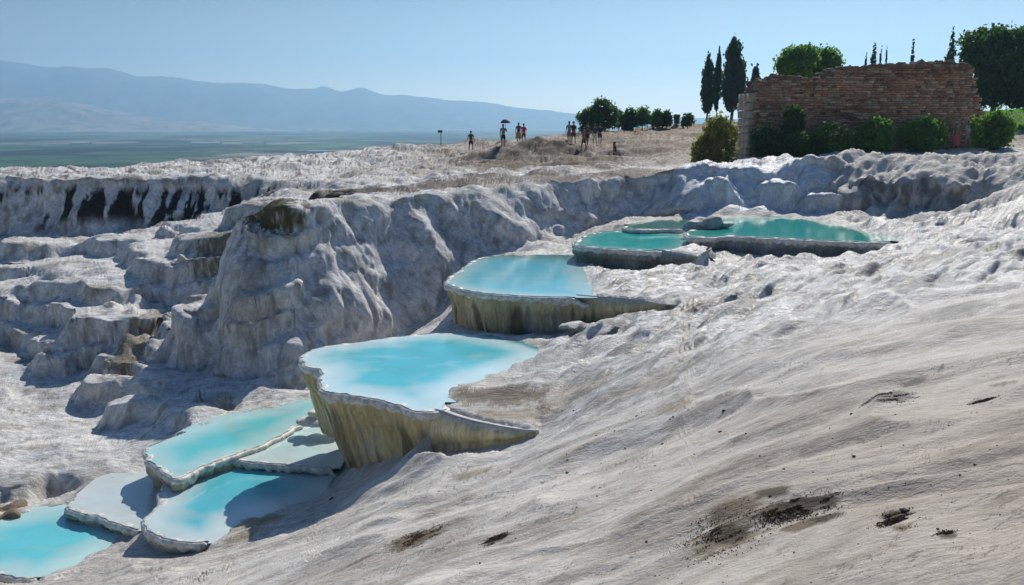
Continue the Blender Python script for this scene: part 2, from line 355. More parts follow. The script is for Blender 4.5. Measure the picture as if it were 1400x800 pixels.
for k, p in POOLS.items():
    P = p['poly']; pad = 2.5
    i0 = max(0, int((P[:, 1].min() - pad - FY0) / FS)); i1 = int((P[:, 1].max() + pad - FY0) / FS) + 1
    j0 = max(0, int((P[:, 0].min() - pad - FX0) / FS)); j1 = int((P[:, 0].max() + pad - FX0) / FS) + 1
    s, idx = poly_sd(P, XX[i0:i1, j0:j1], YY[i0:i1, j0:j1])
    fr = p['freeness'][idx]
    g = GF[i0:i1, j0:j1]
    # shore side: ground comes level with the rim just outside; inside it dips under water
    out = np.clip(-s, 0, None)
    lev = p['z'] - .02 + out * .22 + .07 * pn(XX[i0:i1, j0:j1] * 1.6, YY[i0:i1, j0:j1] * 1.6, 0, 77) + .04 * pn(XX[i0:i1, j0:j1] * 5, YY[i0:i1, j0:j1] * 5, 0, 78)
    wgt = sst(1.3, 0.0, out) * (1 - sst(.35, .65, fr)) * (s <= 0)
    g[:] = g * (1 - wgt) + lev * wgt
    # free side: ground stays well below the rim
    cap = p['z'] - .25 - .0 * out
    wf = sst(.35, .65, fr) * (s <= 0) * (out < .5)
    g[:] = np.where(wf > .5, np.minimum(g, cap), g)
    g[:] = np.where(s > 0, np.minimum(g, p['z'] - np.minimum(1.0, .12 + s * 1.2)), g)
    sh = SHORE[i0:i1, j0:j1]; sh[:] = np.minimum(sh, np.abs(s))
BANKS = {
 'main': ([(598,559),(606,561),(625,568),(650,575),(690,583),(716,587),(735,588)], [1.35,1.15,.95,.75,.45,.22,.06]),
 'second': ([(790,403),(812,405),(850,408),(885,412),(905,416),(930,417)], [1.3,1.2,.85,.5,.2,.05]),
 'third': ([(895,341),(912,343.5),(935,347),(955,351)], [.9,.7,.4,.08])}
for k, (tp_, hh_) in BANKS.items():
    T = np.array([PZ(a, b, POOLS[k]['z'])[:2] for a, b in tp_]); tt_ = np.linspace(0, len(T) - 1, 60)
    T = np.stack([np.interp(tt_, np.arange(len(T)), T[:, i]) for i in (0, 1)], 1); hv_ = np.interp(tt_, np.arange(len(hh_)), hh_)
    i0 = int((T[:, 1].min() - 2 - FY0) / FS); i1 = int((T[:, 1].max() + 2 - FY0) / FS); j0 = int((T[:, 0].min() - 1 - FX0) / FS); j1 = int((T[:, 0].max() + 1 - FX0) / FS)
    x_, y_ = XX[i0:i1, j0:j1], YY[i0:i1, j0:j1]; d2 = (x_[..., None] - T[:, 0]) ** 2 + (y_[..., None] - T[:, 1]) ** 2; ix = d2.argmin(-1); dd_ = np.sqrt(d2.min(-1))
    Tt = np.gradient(T, axis=0); front = (x_ - T[ix, 0]) * Tt[ix, 1] - (y_ - T[ix, 1]) * Tt[ix, 0] > 0
    g = GF[i0:i1, j0:j1]; lim = POOLS[k]['z'] - hv_[ix] * .97
    nat = lim - np.clip(dd_ - .2, 0, 9) * .12 + np.clip(dd_ - .9, 0, 9) * 1.4
    ok_ = front & (dd_ < 1.9) & (ix < 59) & (ix > 0); g[ok_] = np.minimum(g, nat)[ok_]
    ins, _ = poly_sd(POOLS[k]['poly'], x_, y_)
    wb = sst(2.6, 1.0, dd_) * (~front) * (ins < -.02) * (ix > 0) * sst(59, 52, ix); g[:] = g * (1 - wb) + (POOLS[k]['z'] + .035) * wb
    nb2 = (~front) & (dd_ < .2) & (ix < 59) & (ix > 0) ; g[nb2] = np.minimum(g, POOLS[k]['z'] - .06)[nb2]
    SHORE[i0:i1, j0:j1] = np.minimum(SHORE[i0:i1, j0:j1], dd_)
def bil(G, x0, y0, st, X, Y):
    fx = np.clip((X - x0) / st, 0, G.shape[1] - 1.001); fy = np.clip((Y - y0) / st, 0, G.shape[0] - 1.001)
    i = fy.astype(int); j = fx.astype(int); a = fx - j; b = fy - i
    return (G[i, j] * (1 - a) + G[i, j + 1] * a) * (1 - b) + (G[i + 1, j] * (1 - a) + G[i + 1, j + 1] * a) * b
def H0(X, Y):
    X = np.asarray(X, float); Y = np.asarray(Y, float)
    hf = bil(GF, FX0, FY0, FS, X, Y); hc = bil(GC, CX0, CY0, CS, X, Y)
    m = sst(0, 5, np.minimum(np.minimum(X - FX0, FX1 - X), FY1 - Y))
    return hc + (hf - hc) * m
# smooth flow relief added vertically
def relief(X, Y):
    near = sst(-4, 0, X) * sst(34, 20, Y)
    zone = sst(16, 25, Y) * sst(52, 46, Y) * sst(-1, 3, X)           # rippled wet apron between the pools
    left = sst(2, -3, X - (Y - 30) * .25) * sst(22, 27, Y)
    wx = X + 1.2 * pn(X * .25, Y * .25, 3)
    wy = Y + 0.9 * pn(X * .3, Y * .3, 9)
    a = .24 * pn(wx * .22, wy * .55, 0, 1) + .10 * pn(wx * .5, wy * 1.3, 0, 2) + .025 * pn(wx * 1.2, wy * 3.1, 0, 3)
    rid = 1 - np.abs(pn(wx * .28 - wy * .12, wy * .5, 2.2, 8)) * 2.2
    a = a + .10 * np.clip(rid, 0, 1) ** 3
    r = .17 * (np.abs(pn(wx * .45 + wy * .15, wy * 1.25, 0, 4)) * 2) + .12 * (np.abs(pn(wx * 1.5, wy * 3.6, 0, 5)) * 2)
    au = .76 * X + .65 * Y; av = -.65 * X + .76 * Y; av = av + .5 * pn(X * .3, Y * .3, 6, 29)
    r = .20 * np.abs(pn(au * .22, av * 1.1, 0, 4)) * 2 + .13 * np.abs(pn(au * .5, av * 2.4, 0, 5)) * 2 + .05 * pn(au * 1.2, av * 5, 0, 30)
    back = sst(38, 42, Y) * sst(53, 50.5, Y) * sst(7, 12, X)
    r = r + back * (1.0 * np.abs(pn(X * .16 + Y * .1, Y * .35, 0, 14)) - .15 + .22 * np.abs(pn(X * .5, Y * 1.0, 0, 15)))
    lw = X + 1.5 * pn(X * .2, Y * .2, 8, 16); shf = np.abs(pn(lw * .16, (Y + .35 * X) * .42, 0, 17))
    b = .45 * shf + .14 * np.abs(pn(lw * .6, Y * .9, 0, 18)) - .15 + .25 * pn(X * .16, Y * .2, 0, 6) + .30 * pn(X * .42, Y * .5, 0, 7) + .12 * pn(X * 1.1, Y * 1.3, 0, 12)
    return a * (1 - .5 * left), r * np.maximum(zone, back), b * left
NC, NR = 1020, 930
def terrace(h, X, Y, mask):
    q = 1.15; ph = h / q + .8 * pn(X * .13, Y * .13, 5, 9) + .22 * pn(X * .6, Y * .6, 5, 10)
    f = ph - np.floor(ph)
    st = sst(.62, .98, f)
    return h + mask * q * (st - f) * .85
def H1(X, Y):
    h = H0(X, Y)
    sh = bil(SHORE, FX0, FY0, FS, X, Y); inF = (X > FX0) & (X < FX1) & (Y < FY1); sh = np.where(inF, sh, 9)
    am = sst(.05, 1.1, sh)
    a, r, b = relief(X, Y)
    tm = .95 * sst(-7.5, -10, X - (Y - 36) * .10) * sst(24, 27, Y) * sst(56, 52, Y) * sst(-.45, .0, pn(X * .13, Y * .13, 4, 19) + .15)
    h = h + (a + r) * am + b * sst(.1, 2.0, sh) * .9
    h2 = terrace(h, X, Y, np.clip(tm, 0, 1) * sst(.1, 1.5, sh))
    # ridge and plateau far away: rough ground
    far = sst(56, 64, Y) * sst(120, 100, Y)
    h2 = h2 + far * (.30 * pn(X * .2, Y * .25, 0, 21) + .12 * pn(X * .7, Y * .9, 0, 22) + .06 * pn(X * 1.6, Y * 2.2, 0, 23))
    pt_m = sst(50, 56, Y) * sst(88, 80, Y) * sst(9, 4, X)
    uu = X * .8 + Y * .6; vv = -X * .6 + Y * .8
    h2 = h2 + pt_m * (.42 * np.abs(pn(uu * .12, vv * .5, 0, 27)) + .22 * np.abs(pn(uu * .3, vv * 1.3, 0, 28)))
    sm = sst(50, 54, Y) * sst(95, 88, Y) * sst(-28, -20, X)
    ph = (h2 + .7 * pn(X * .10, Y * .10, 2, 65)) / .5; h2 = h2 + .24 * sm * (sst(.55, .95, ph - np.floor(ph)) - (ph - np.floor(ph))) * .9
    return h2
cu = np.concatenate([np.linspace(-1.7, -.625, 60, endpoint=False), np.linspace(-.625, .625, NC - 120), np.linspace(1.7, .625, 60, endpoint=False)[::-1]])
yd = np.geomspace(2.2, 250, 1300)
NCF, cuf = NC, cu; cu = cuf[::4]; NC = len(cu)
U, YD = np.meshgrid(cu, yd)              # rows: distance
# columns fan from the camera; sampled evenly along the slope so that cliffs get as many faces as flats
HD = H1(U * (YD * .985 + 1.2), YD)
ang = HD / YD
w1 = np.abs(np.diff(ang, axis=0)); w2 = np.diff(np.log(YD), axis=0)
ds = np.hypot(w1, .05 * w2) + .03 * w2
ds = sum(np.pad(ds, ((k, 6 - k), (0, 0)), mode='edge') for k in range(7))[3:-3] / 7
cum = np.concatenate([np.zeros((1, NC)), np.cumsum(ds, 0)], 0); cum /= cum[-1]
# smooth the parameterisation across columns so quads stay regular
kk = np.exp(-.5 * (np.arange(-6, 7) / .9) ** 2); kk /= kk.sum()
cp = np.pad(cum, ((0, 0), (6, 6)), mode='edge'); cum = sum(kk[i] * cp[:, i:i + NC] for i in range(13))
tt = np.linspace(0, 1, NR)
YC = np.stack([np.interp(tt, cum[:, j], yd) for j in range(NC)], 1)
YR = np.stack([np.interp(cuf, cu, YC[i]) for i in range(NR)]); NC, cu = NCF, cuf
XR = cu[None, :] * (YR * .985 + 1.2)
ZR = H1(XR, YR)
# slope, normals
e1 = .12
GXs = (H0(XR + e1, YR) - H0(XR - e1, YR)) / (2 * e1); GYs = (H0(XR, YR + e1) - H0(XR, YR - e1)) / (2 * e1)
slope = np.hypot(GXs, GYs)
steep = sst(.6, 1.25, slope)
nx_, ny_ = -GXs / (slope + 1e-6), -GYs / (slope + 1e-6)
shr = bil(SHORE, FX0, FY0, FS, XR, YR); shr = np.where((XR > FX0) & (XR < FX1) & (YR < FY1), shr, 9)
am = sst(.15, 1.2, shr)
# cliff lobes: rounded curtains, pushed out sideways
bil1 = np.sqrt(pn(XR * .30, YR * .30, ZR * .20, 31) ** 2 + .004) * 3.2 - .9
bil2 = np.sqrt(pn(XR * .7, YR * .7, ZR * .4, 32) ** 2 + .002) * 3 - .8
bil3 = np.abs(pn(XR * 2.1, YR * 2.1, ZR * .6, 33)) * 2.8 - .7
flute = pn(XR * 3.6, YR * 3.6, ZR * .7, 34)
disp = steep * am * (.46 * bil1 + .15 * bil2 + .07 * bil3 + .07 * flute + .035 * pn(XR * 8, YR * 8, ZR * 1.5, 36))
disp = disp * sst(20, 26, YR)
XR2 = XR + nx_ * disp; YR2 = YR + ny_ * disp
ZR2 = ZR + steep * am * .10 * bil2 + am * sst(22, 30, YR) * (1 - steep) * .03 * pn(XR * 3.2, YR * 4.5, 0, 35)
# --------------- colour of the ground
def hit(px, py, dmax=200):
    d = np.geomspace(4, dmax, 900); q = np.array([PD(px, py, k) for k in (1.0,)])[0]
    X = q[0] * d; Z = q[2] * d; h = H1(X, d)
    i = np.argmax(Z < h)
    if Z[i] >= h[i]: i = len(d) - 1
    return float(X[i]), float(d[i]), float(h[i])
def H(x, y): return float(H1(np.array([x]), np.array([y]))[0])
n1 = fbm(XR * .35, YR * .6, ZR * .5, 4, 41); n2 = fbm(XR * 1.6, YR * 2.4, ZR * .9, 4, 47); n3 = fbm(XR * 5, YR * 8, ZR * 3, 3, 53)
n4 = fbm(XR * 2.6 + YR * 1.5, YR * 11 - XR * 3.5, 0, 4, 57)
streak = fbm(XR * 2.0, YR * 2.0, ZR * .22, 4, 61)
C = np.zeros(XR.shape + (4,), np.float32)
base = np.array([.73, .695, .635]); C[..., :3] = base; C[..., 3] = .15
def mix(c, m, wet=None):
    m = np.clip(m, 0, 1)[..., None]; C[..., :3] = C[..., :3] * (1 - m) + np.array(c) * m
    if wet is not None: C[..., 3] = C[..., 3] * (1 - m[..., 0]) + wet * m[..., 0]
# foreground right is pinker and greyer; the middle apron whiter and wet
mix((.54, .46, .375), sst(19, 8, YR) * sst(-2, 5, XR) * .85)
mix((.42, .35, .28), sst(.0, .6, n1) * sst(24, 12, YR) * .45)
apr = sst(17, 23, YR) * sst(46, 40, YR) * sst(-1, 2, XR)
mix((.84, .83, .80), apr * .85, .9)
mix((.26, .25, .23), apr * sst(.08, .42, n2) * .8)
mix((.42, .40, .37), sst(.1, .55, n2) * .45 * sst(14, 22, YR)); ck = np.abs(fbm(XR * .7 + YR * .3, YR * 3.2 - XR * .9, 0, 4, 63)); mix((.15, .115, .085), sst(.045, .0, ck) * sst(.0, .4, fbm(XR * .3, YR * .5, 0, 2, 64)) * sst(24, 18, YR) * .75)
fu = .76 * XR + .65 * YR; fv = -.65 * XR + .76 * YR
s1 = fbm(fu * .35, fv * 2.2, 0, 4, 131); s2 = fbm(fu * 1.2, fv * 6, 0, 3, 132)
mix((.15, .145, .13), apr * sst(.10, .42, s1 + .35 * s2) * .85, .9)
mix((.34, .27, .19), apr * sst(.05, .5, fbm(XR * .25, YR * .4, 0, 3, 133)) * sst(31, 25, YR) * .6, .7)
mix((.33, .27, .21), sst(24, 16, YR) * sst(.12, .5, fbm(XR * .5 + YR * .2, YR * 2.2 - XR * .6, 0, 4, 134)) * .4)
# cliffs: grey with darker vertical streaks
cl = steep * sst(24, 30, YR)
mix((.84, .84, .84), cl * .92, .2)
mix((.36, .34, .32), cl * sst(.05, .55, streak) * .7)
mix((.42, .37, .31), cl * sst(.2, .7, n2) * .35)
leftm = sst(0, -4, XR - (YR - 30) * .25) * sst(24, 29, YR) * (1 - steep)
mix((.86, .85, .82), leftm * .9)
mix((.42, .36, .27), leftm * sst(.15, .55, n1) * .6); mix((.24, .21, .17), leftm * sst(.15, .6, n2) * .6)
# ridge top and plateau
pl = sst(55, 62, YR) * (1 - steep * .7)
mix((.50, .42, .33), pl * sst(-14, -2, XR) * .8, .0)
mix((.16, .13, .10), pl * sst(.1, .35, n2) * .7); mix((.20, .14, .09), sst(64, 68, YR) * sst(84, 80, YR) * sst(-2, 2, XR) * sst(12, 8, XR) * sst(-.1, .3, n1) * .8)
mix((.16, .12, .08), sst(80, 86, YR) * sst(.0, .25, n1 + .2) * .8)
mix((.34, .25, .16), sst(74, 84, YR) * sst(2, 8, XR) * .6)
mix((.06, .07, .03), sst(100, 112, YR) * .8)
def blob(px, py, rx, ry, c, s=1., wet=None, ns=.5, d=None, vert=False):
    x, y, z = hit(px, py)
    a = rx / FPX * y
    if vert: b = ry / FPX * y; q = ((XR - x) / a) ** 2 + ((ZR - z) / b) ** 2 + ((YR - y) / (a + 1.5)) ** 2
    else:
        b = max(ry / FPX * y / max(.06, -z / y), .1); b = min(b, 9); q = ((XR - x) / a) ** 2 + ((YR - y) / b) ** 2
    kv = 1.0 if vert else (1 - steep * sst(24, 30, YR))
    m = kv * sst(1.15, .35, q + ns * (n2 + n3 * .7 + 1.1 * np.clip(n4, -.6, .6))) * s
    mix(c, m, wet)
DK = (.075, .055, .035); BR = (.20, .15, .09); MOSS = (.12, .105, .05)
for a in [(1085,685,60,20,DK,1.0),(1130,706,38,14,DK,1.0),(1060,672,30,12,DK,.9),(1090,720,26,10,BR,.9),(960,560,60,8,(.3,.25,.2),.6),(1150,600,70,9,(.32,.27,.22),.6),(1320,640,60,12,(.3,.26,.22),.5),(870,470,40,10,(.16,.16,.16),.7),(1130,430,70,8,(.2,.2,.19),.6),(1300,430,60,10,(.2,.19,.18),.5),(1260,390,60,9,(.16,.15,.14),.6),(1015,705,45,30,BR,.8),(990,740,60,26,BR,.8),(1222,706,24,9,DK,.9),(1232,722,16,9,BR,.9),(1292,733,14,6,DK,.9),
          (1000,735,30,14,DK,.8),(1215,543,40,9,(.16,.16,.15),.9),(1250,524,28,4,(.16,.16,.15),.9),(1340,549,16,5,(.12,.11,.1),.9),(675,739,18,6,BR,.9),(565,740,42,14,BR,.9),(495,765,20,6,BR,.7),
          (640,650,35,9,BR,.6),(920,555,26,16,BR,.6),(1010,597,18,5,(.2,.18,.16),.8),(1015,629,18,4,BR,.7),(1370,525,20,4,DK,.6),(1180,640,60,8,(.33,.33,.30),.6)]: blob(*a)
for a in [(680,545,75,14,BR,.85,.3),(620,532,30,10,BR,.8),(700,566,70,10,(.3,.22,.12),.7),(780,535,60,22,(.34,.26,.16),.6),(760,495,60,18,(.20,.22,.22),.6,.9),(820,500,80,14,(.25,.27,.28),.6,.9),
          (900,520,110,12,(.36,.28,.2),.55,.4),(960,488,40,10,(.22,.22,.2),.7,.8),(350,715,45,16,(.42,.32,.18),.8),(330,735,30,10,(.36,.28,.16),.7),(1090,605,50,8,(.36,.3,.24),.4)]: blob(*a)
# moss and soil on the cliff shoulder, the streaked back cliff, white falls
blob(372, 300, 52, 30, MOSS, 1.0, .1, .7, d=43.5, vert=True); blob(300, 345, 40, 40, MOSS, .8, .1, .9, d=46, vert=True); blob(340, 420, 30, 60, (.38,.30,.18), .5, .1, .9, d=41, vert=True)
blob(180, 480, 28, 60, (.20,.16,.09), .8, .1, .9, d=38.5, vert=True); blob(220, 440, 26, 24, (.22,.18,.10), .7, .1, .9, d=41, vert=True)
band = sst(55.5, 56.5, YR) * sst(63.5, 61.5, YR) * sst(-13, -15, XR)
stz = fbm(XR * 1.0, ZR * .22, YR * .05, 4, 71)
mix((.035, .027, .018), band * sst(.0, .06, stz + .25 * n2) * sst(-4.0, -4.5, ZR + .4 * n2) * sst(-7.2, -6.0, ZR + .5 * n1))
mix((.15, .12, .08), sst(-3.2, -3.9, ZR) * 0 + blobm if False else np.zeros(XR.shape))
for a in [(470,264,90,4,DK,.9),(600,254,100,4,(.12,.08,.05),.9),(740,243,100,4,(.12,.08,.05),.85),(860,240,80,3,(.14,.10,.06),.8),(700,228,60,6,BR,.7),(800,222,60,8,(.24,.18,.12),.8),(690,205,70,6,(.13,.10,.07),.7),(760,192,50,5,DK,.8),(880,200,80,6,(.26,.2,.14),.7)]: blob(*a)
brn = np.exp(-((YR - (50 + (XR + 10) * .28)) / 1.6) ** 2) * sst(-16, -13, XR) * sst(6, 1, XR)
mix((.09, .065, .04), brn * sst(-.15, .2, n2) * .9)
wf = sst(45.9, 46.6, YR) * sst(52, 50.5, YR) * sst(8.8, 10, XR) * sst(17.4, 16.2, XR)
mix((.78, .84, .92), wf * (.85 + .5 * streak), .8)
wf2 = sst(44, 46, YR) * sst(53, 51, YR) * sst(17, 18.5, XR)
mix((.13, .115, .095), wf2 * steep * sst(.5, -.1, streak) * .85, .8)
mix((.035, .09, .012), sst(68, 73, YR) * sst(37, 40, XR) * sst(150, 130, YR))
# rim crusts of pools on the ground side: brighter
mix((.70, .70, .66), sst(.5, .1, shr) * .6, .6)
C[..., :3] *= (1 + .10 * n3[..., None])
V = np.stack([XR2, YR2, ZR2], -1).reshape(-1, 3)
me = raw_mesh('terrain', V, grid_faces(NR, NC))
set_attr(me, 'Col', np.clip(C.reshape(-1, 4), 0.01, .95))
GR = np.clip(np.maximum(sst(15, 25, YR + 2.5 * n1), .45 + .4 * sst(.0, .5, n1)), 0, 1); GR = np.maximum(GR, sst(-1, -5, XR) * sst(15, 20, YR))
at = me.attributes.new('Grit', 'FLOAT', 'POINT'); at.data.foreach_set('value', GR.astype(np.float32).ravel())
tag(link('terrain', me, M_TER), kind='structure')

# ------------------------------------------------------------------ pool builder
def water_mat(name):
    m = bpy.data.materials.new(name); m.use_nodes = True; t = m.node_tree; b = t.nodes['Principled BSDF']
    a = t.nodes.new('ShaderNodeAttribute'); a.attribute_name = 'Col'; t.links.new(a.outputs['Color'], b.inputs['Base Color'])
    b.inputs['Roughness'].default_value = .06; b.inputs['IOR'].default_value = 1.33; b.inputs['Specular IOR Level'].default_value = .5
    tc = t.nodes.new('ShaderNodeTexCoord'); n = t.nodes.new('ShaderNodeTexNoise'); n.inputs['Scale'].default_value = 5; n.inputs['Detail'].default_value = 3
    t.links.new(tc.outputs['Object'], n.inputs['Vector'])
    bp = t.nodes.new('ShaderNodeBump'); bp.inputs['Strength'].default_value = .3; bp.inputs['Distance'].default_value = .008; n.inputs['Scale'].default_value = 9; n.inputs['Detail'].default_value = 5
    t.links.new(n.outputs['Fac'], bp.inputs['Height']); t.links.new(bp.outputs[0], b.inputs['Normal'])
    return m
M_WAT = water_mat('milky_water')
M_WALL = mat('travertine_wall', rough=.5, spec=.4, attr='Col', var=.35, vscale=9, bump=.6, bscale=16, bdist=.05, stretch=(1, 1, .22))
M_RIM = mat('travertine_rim', (.72, .71, .65), rough=.45, spec=.5, var=.5, vscale=5, bump=.7, bscale=18, bdist=.03)
def resample(P, st):
    Q = np.vstack([P, P[:1]]); seg = np.hypot(*(Q[1:] - Q[:-1]).T); c = np.r_[0, np.cumsum(seg)]
    n = max(24, int(c[-1] / st)); s = np.arange(n) / n * c[-1]
    return np.stack([np.interp(s, c, Q[:, 0]), np.interp(s, c, Q[:, 1])], 1), np.interp(s, c, np.arange(len(Q))), n
def build_pool(key, label, deep, shallow, edge=.8, ochre=.5, shelf=.0, tilt=.45, wallc=(.46, .40, .24), grad=None):
    p = POOLS[key]; z = p['z']; P, par, n = resample(p['poly'], .045)
    fr = np.interp(par, np.arange(len(p['freeness']) + 1), np.r_[p['freeness'], p['freeness'][:1]])
    sc = (np.abs(pn(P[:, 0] * 1.6, P[:, 1] * 1.6, 2, 79)) * .16 + np.abs(pn(P[:, 0] * 4, P[:, 1] * 4, 2, 80)) * .07) * fr
    T = np.roll(P, -1, 0) - np.roll(P, 1, 0); area = np.sum(P[:, 0] * np.roll(P[:, 1], -1) - np.roll(P[:, 0], -1) * P[:, 1])
    N0 = np.stack([T[:, 1], -T[:, 0]], 1) * (1 if area > 0 else -1); N0 /= np.linalg.norm(N0, axis=1)[:, None] + 1e-9
    P = P + N0 * sc[:, None]
    P = P + .035 * np.stack([pn(P[:, 0] * 2.2, P[:, 1] * 2.2, 1, 81), pn(P[:, 0] * 2.2, P[:, 1] * 2.2, 7, 82)], 1) * 1.5
    T = np.roll(P, -1, 0) - np.roll(P, 1, 0); area = np.sum(P[:, 0] * np.roll(P[:, 1], -1) - np.roll(P[:, 0], -1) * P[:, 1])
    Nn = np.stack([T[:, 1], -T[:, 0]], 1) * (1 if area > 0 else -1)
    kk = 9; Nn = sum(np.roll(Nn, i, 0) for i in range(-kk, kk + 1)); Nn /= np.linalg.norm(Nn, axis=1)[:, None] + 1e-9
    c = P.mean(0)
    root = empty('travertine_pool', (c[0], c[1], z), label, 'pool', 'terraced travertine pools')
    Pl = P - c
    # wall: lip overhangs, then leans back under the pool, with hanging flutes
    rows = 34; tv = np.linspace(0, 1, rows) ** .9; Vw = []; Cw = []
    drop = .22 * (1 - sst(.3, .8, fr))
    for t in tv:
        zz = -t * p['wall'] * 1.0
        lump = pn(P[:, 0] * .8, P[:, 1] * .8, t * 1.2, 83) * .22 + pn(P[:, 0] * 2.6, P[:, 1] * 2.6, t * .8, 84) * .09 + (1 - np.abs(pn(P[:, 0] * 6, P[:, 1] * 6, t * .6, 85)) * 2) * .035
        off = .05 * math.exp(-(t / .04) ** 2) + .10 * math.sin(min(1, t * 2.5) * math.pi) - tilt * t ** 1.1 * p['wall'] * .5 + lump * min(1, t * 3.5) * min(1.2, .4 + p['wall'] * .4)
        Q = Pl + Nn * off[:, None]
        Vw.append(np.column_stack([Q, zz + .03 * math.exp(-(t / .03) ** 2) - drop]))
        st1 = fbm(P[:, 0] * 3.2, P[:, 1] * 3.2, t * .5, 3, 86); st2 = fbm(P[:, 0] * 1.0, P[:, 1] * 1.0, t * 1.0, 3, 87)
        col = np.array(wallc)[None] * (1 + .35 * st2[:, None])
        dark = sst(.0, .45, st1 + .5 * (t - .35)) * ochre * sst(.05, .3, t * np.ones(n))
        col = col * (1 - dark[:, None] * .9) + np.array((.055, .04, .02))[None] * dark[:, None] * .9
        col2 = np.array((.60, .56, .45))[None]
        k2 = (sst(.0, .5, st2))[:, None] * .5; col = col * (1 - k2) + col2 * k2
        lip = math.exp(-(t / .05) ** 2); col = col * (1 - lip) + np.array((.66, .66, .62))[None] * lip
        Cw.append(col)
    Vw = np.concatenate(Vw); me = raw_mesh('basin_wall', Vw, grid_faces(rows, n, wrap=True, flip=area > 0))
    set_attr(me, 'Col', np.clip(np.concatenate(Cw), .01, .9)); link('basin_wall', me, M_WALL, root)
    # rim crust
    wdt = .07 + .08 * pn(P[:, 0] * 1.5, P[:, 1] * 1.5, 3, 88); rh = .55 + 1.1 * pn(P[:, 0] * 2.3, P[:, 1] * 2.3, 4, 89)
    prof = [(.06, -.24), (.115, -.17), (.145, -.10), (.135, -.04), (.09, .008), (.0, .028), (-.5, .026), (-1.0, .02), (-1.6, -.03)]
    Vr = []
    for a, b in prof:
        off = np.full(n, a) if a >= 0 else a * wdt * 1.4
        Q = Pl + Nn * off[:, None]; Vr.append(np.column_stack([Q, b * (rh if b > 0 else (.75 + .9 * np.abs(pn(P[:, 0] * 3, P[:, 1] * 3, 6, 90)))) - drop + .014 * pn(P[:, 0] * 5, P[:, 1] * 5, b * 20, 89)]))
    me = raw_mesh('rim', np.concatenate(Vr), grid_faces(len(prof), n, wrap=True, flip=area > 0)); link('rim', me, M_RIM, root)
    # water: concentric rings inward by signed distance on a grid clipped to the outline
    st = .07; x0, y0 = P.min(0) - .1; x1, y1 = P.max(0) + .1
    gx = np.arange(x0, x1, st); gy = np.arange(y0, y1, st); X, Y = np.meshgrid(gx, gy)
    s, idx = poly_sd(P[::3], X, Y); frs = fr[np.clip(idx * 3, 0, n - 1)]; keep = s > np.where(frs > .5, -.06, -.06 - .55 * (1 - frs))
    mvert = -np.ones(X.shape, int); vm = keep; mvert[vm] = np.arange(vm.sum())
    a = mvert[:-1, :-1]; b = mvert[:-1, 1:]; cc = mvert[1:, 1:]; d = mvert[1:, :-1]
    ok = (a >= 0) & (b >= 0) & (cc >= 0) & (d >= 0)
    F = np.stack([a[ok], b[ok], cc[ok], d[ok]], 1)
    Vv = np.column_stack([X[vm] - c[0], Y[vm] - c[1], np.full(vm.sum(), .015)])
    sv = s[vm]; fv = fr[np.clip(idx[vm] * 3, 0, n - 1)]
    xv, yv = X[vm], Y[vm]
    nz = fbm(xv * .8, yv * .8, 2, 3, 91)
    w_ = np.clip(sst(.0, edge, sv * (1 + .5 * nz) - shelf * (1 + .5 * nz)), 0, 1)[:, None]
    col = np.array(shallow)[None] * (1 - w_) + np.array(deep)[None] * w_
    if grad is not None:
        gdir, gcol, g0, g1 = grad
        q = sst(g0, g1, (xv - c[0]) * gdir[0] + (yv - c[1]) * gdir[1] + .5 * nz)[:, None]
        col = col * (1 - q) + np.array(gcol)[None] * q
    sed = sst(.1, .7, fbm(xv * .5 + .4 * nz, yv * 1.1, 5, 4, 95))[:, None] * .30; col = col * (1 - sed) + np.array(shallow)[None] * .8 * sed
    col = col * (1 + .10 * nz[:, None])
    me = raw_mesh('water', Vv, F); set_attr(me, 'Col', np.clip(col, 0, .95)); link('water', me, M_WAT, root)
    return root
def bank(root, key, top, heights, wallc, ochre=.6):
    z = POOLS[key]['z']; c = np.array(root.location)
    T = np.array([PZ(q[0], q[1], z + .01) for q in top]); k = len(T); n = 160; tt_ = np.linspace(0, k - 1, n)
    T = np.stack([np.interp(tt_, np.arange(k), T[:, i]) for i in range(3)], 1)
    for _ in range(12): T[1:-1] = .5 * T[1:-1] + .25 * (T[2:] + T[:-2])
    hh = np.interp(tt_, np.arange(k), heights); D = np.gradient(T[:, :2], axis=0); D /= np.linalg.norm(D, axis=1)[:, None]; Nn = np.stack([D[:, 1], -D[:, 0]], 1)
    Vw, Cw = [], []
    for t in np.r_[-.1, -.04, np.linspace(0, 1, 26)]:
        tp_ = max(t, 0)
        off = .10 + (.22 * math.sin(min(1, tp_ * 1.3) * math.pi) + .04 * tp_) * np.minimum(hh, 1) + pn(T[:, 0] * .9, T[:, 1] * .9, tp_, 83) * .12 * min(1, tp_ * 4) + pn(T[:, 0] * 3, T[:, 1] * 3, tp_, 84) * .05 * min(1, tp_ * 4)
        if t < 0: off = np.full(n, t * 2.2)
        Q = T[:, :2] + Nn * off[:, None] - c[:2]
        Vw.append(np.column_stack([Q, T[:, 2] - c[2] - tp_ * hh + (.03 if t == 0 else (0 if t > 0 else t * .6))]))
        st1 = fbm(T[:, 0] * 3.2, T[:, 1] * 3.2, tp_ * .5, 3, 86); st2 = fbm(T[:, 0], T[:, 1], tp_, 3, 87)
        col = np.array(wallc)[None] * (1 + .35 * st2[:, None]); dark = (sst(.0, .45, st1 + .5 * (tp_ - .35)) * ochre * min(1, tp_ * 5))[:, None] * .85
        col = col * (1 - dark) + np.array((.055, .04, .02))[None] * dark
        lip = math.exp(-(tp_ / .12) ** 2); Cw.append(col * (1 - lip) + np.array((.58, .56, .50))[None] * lip)
    me = raw_mesh('bank_wall', np.concatenate(Vw), grid_faces(28, n)); set_attr(me, 'Col', np.clip(np.concatenate(Cw), .01, .9)); link('bank_wall', me, M_WALL, root)
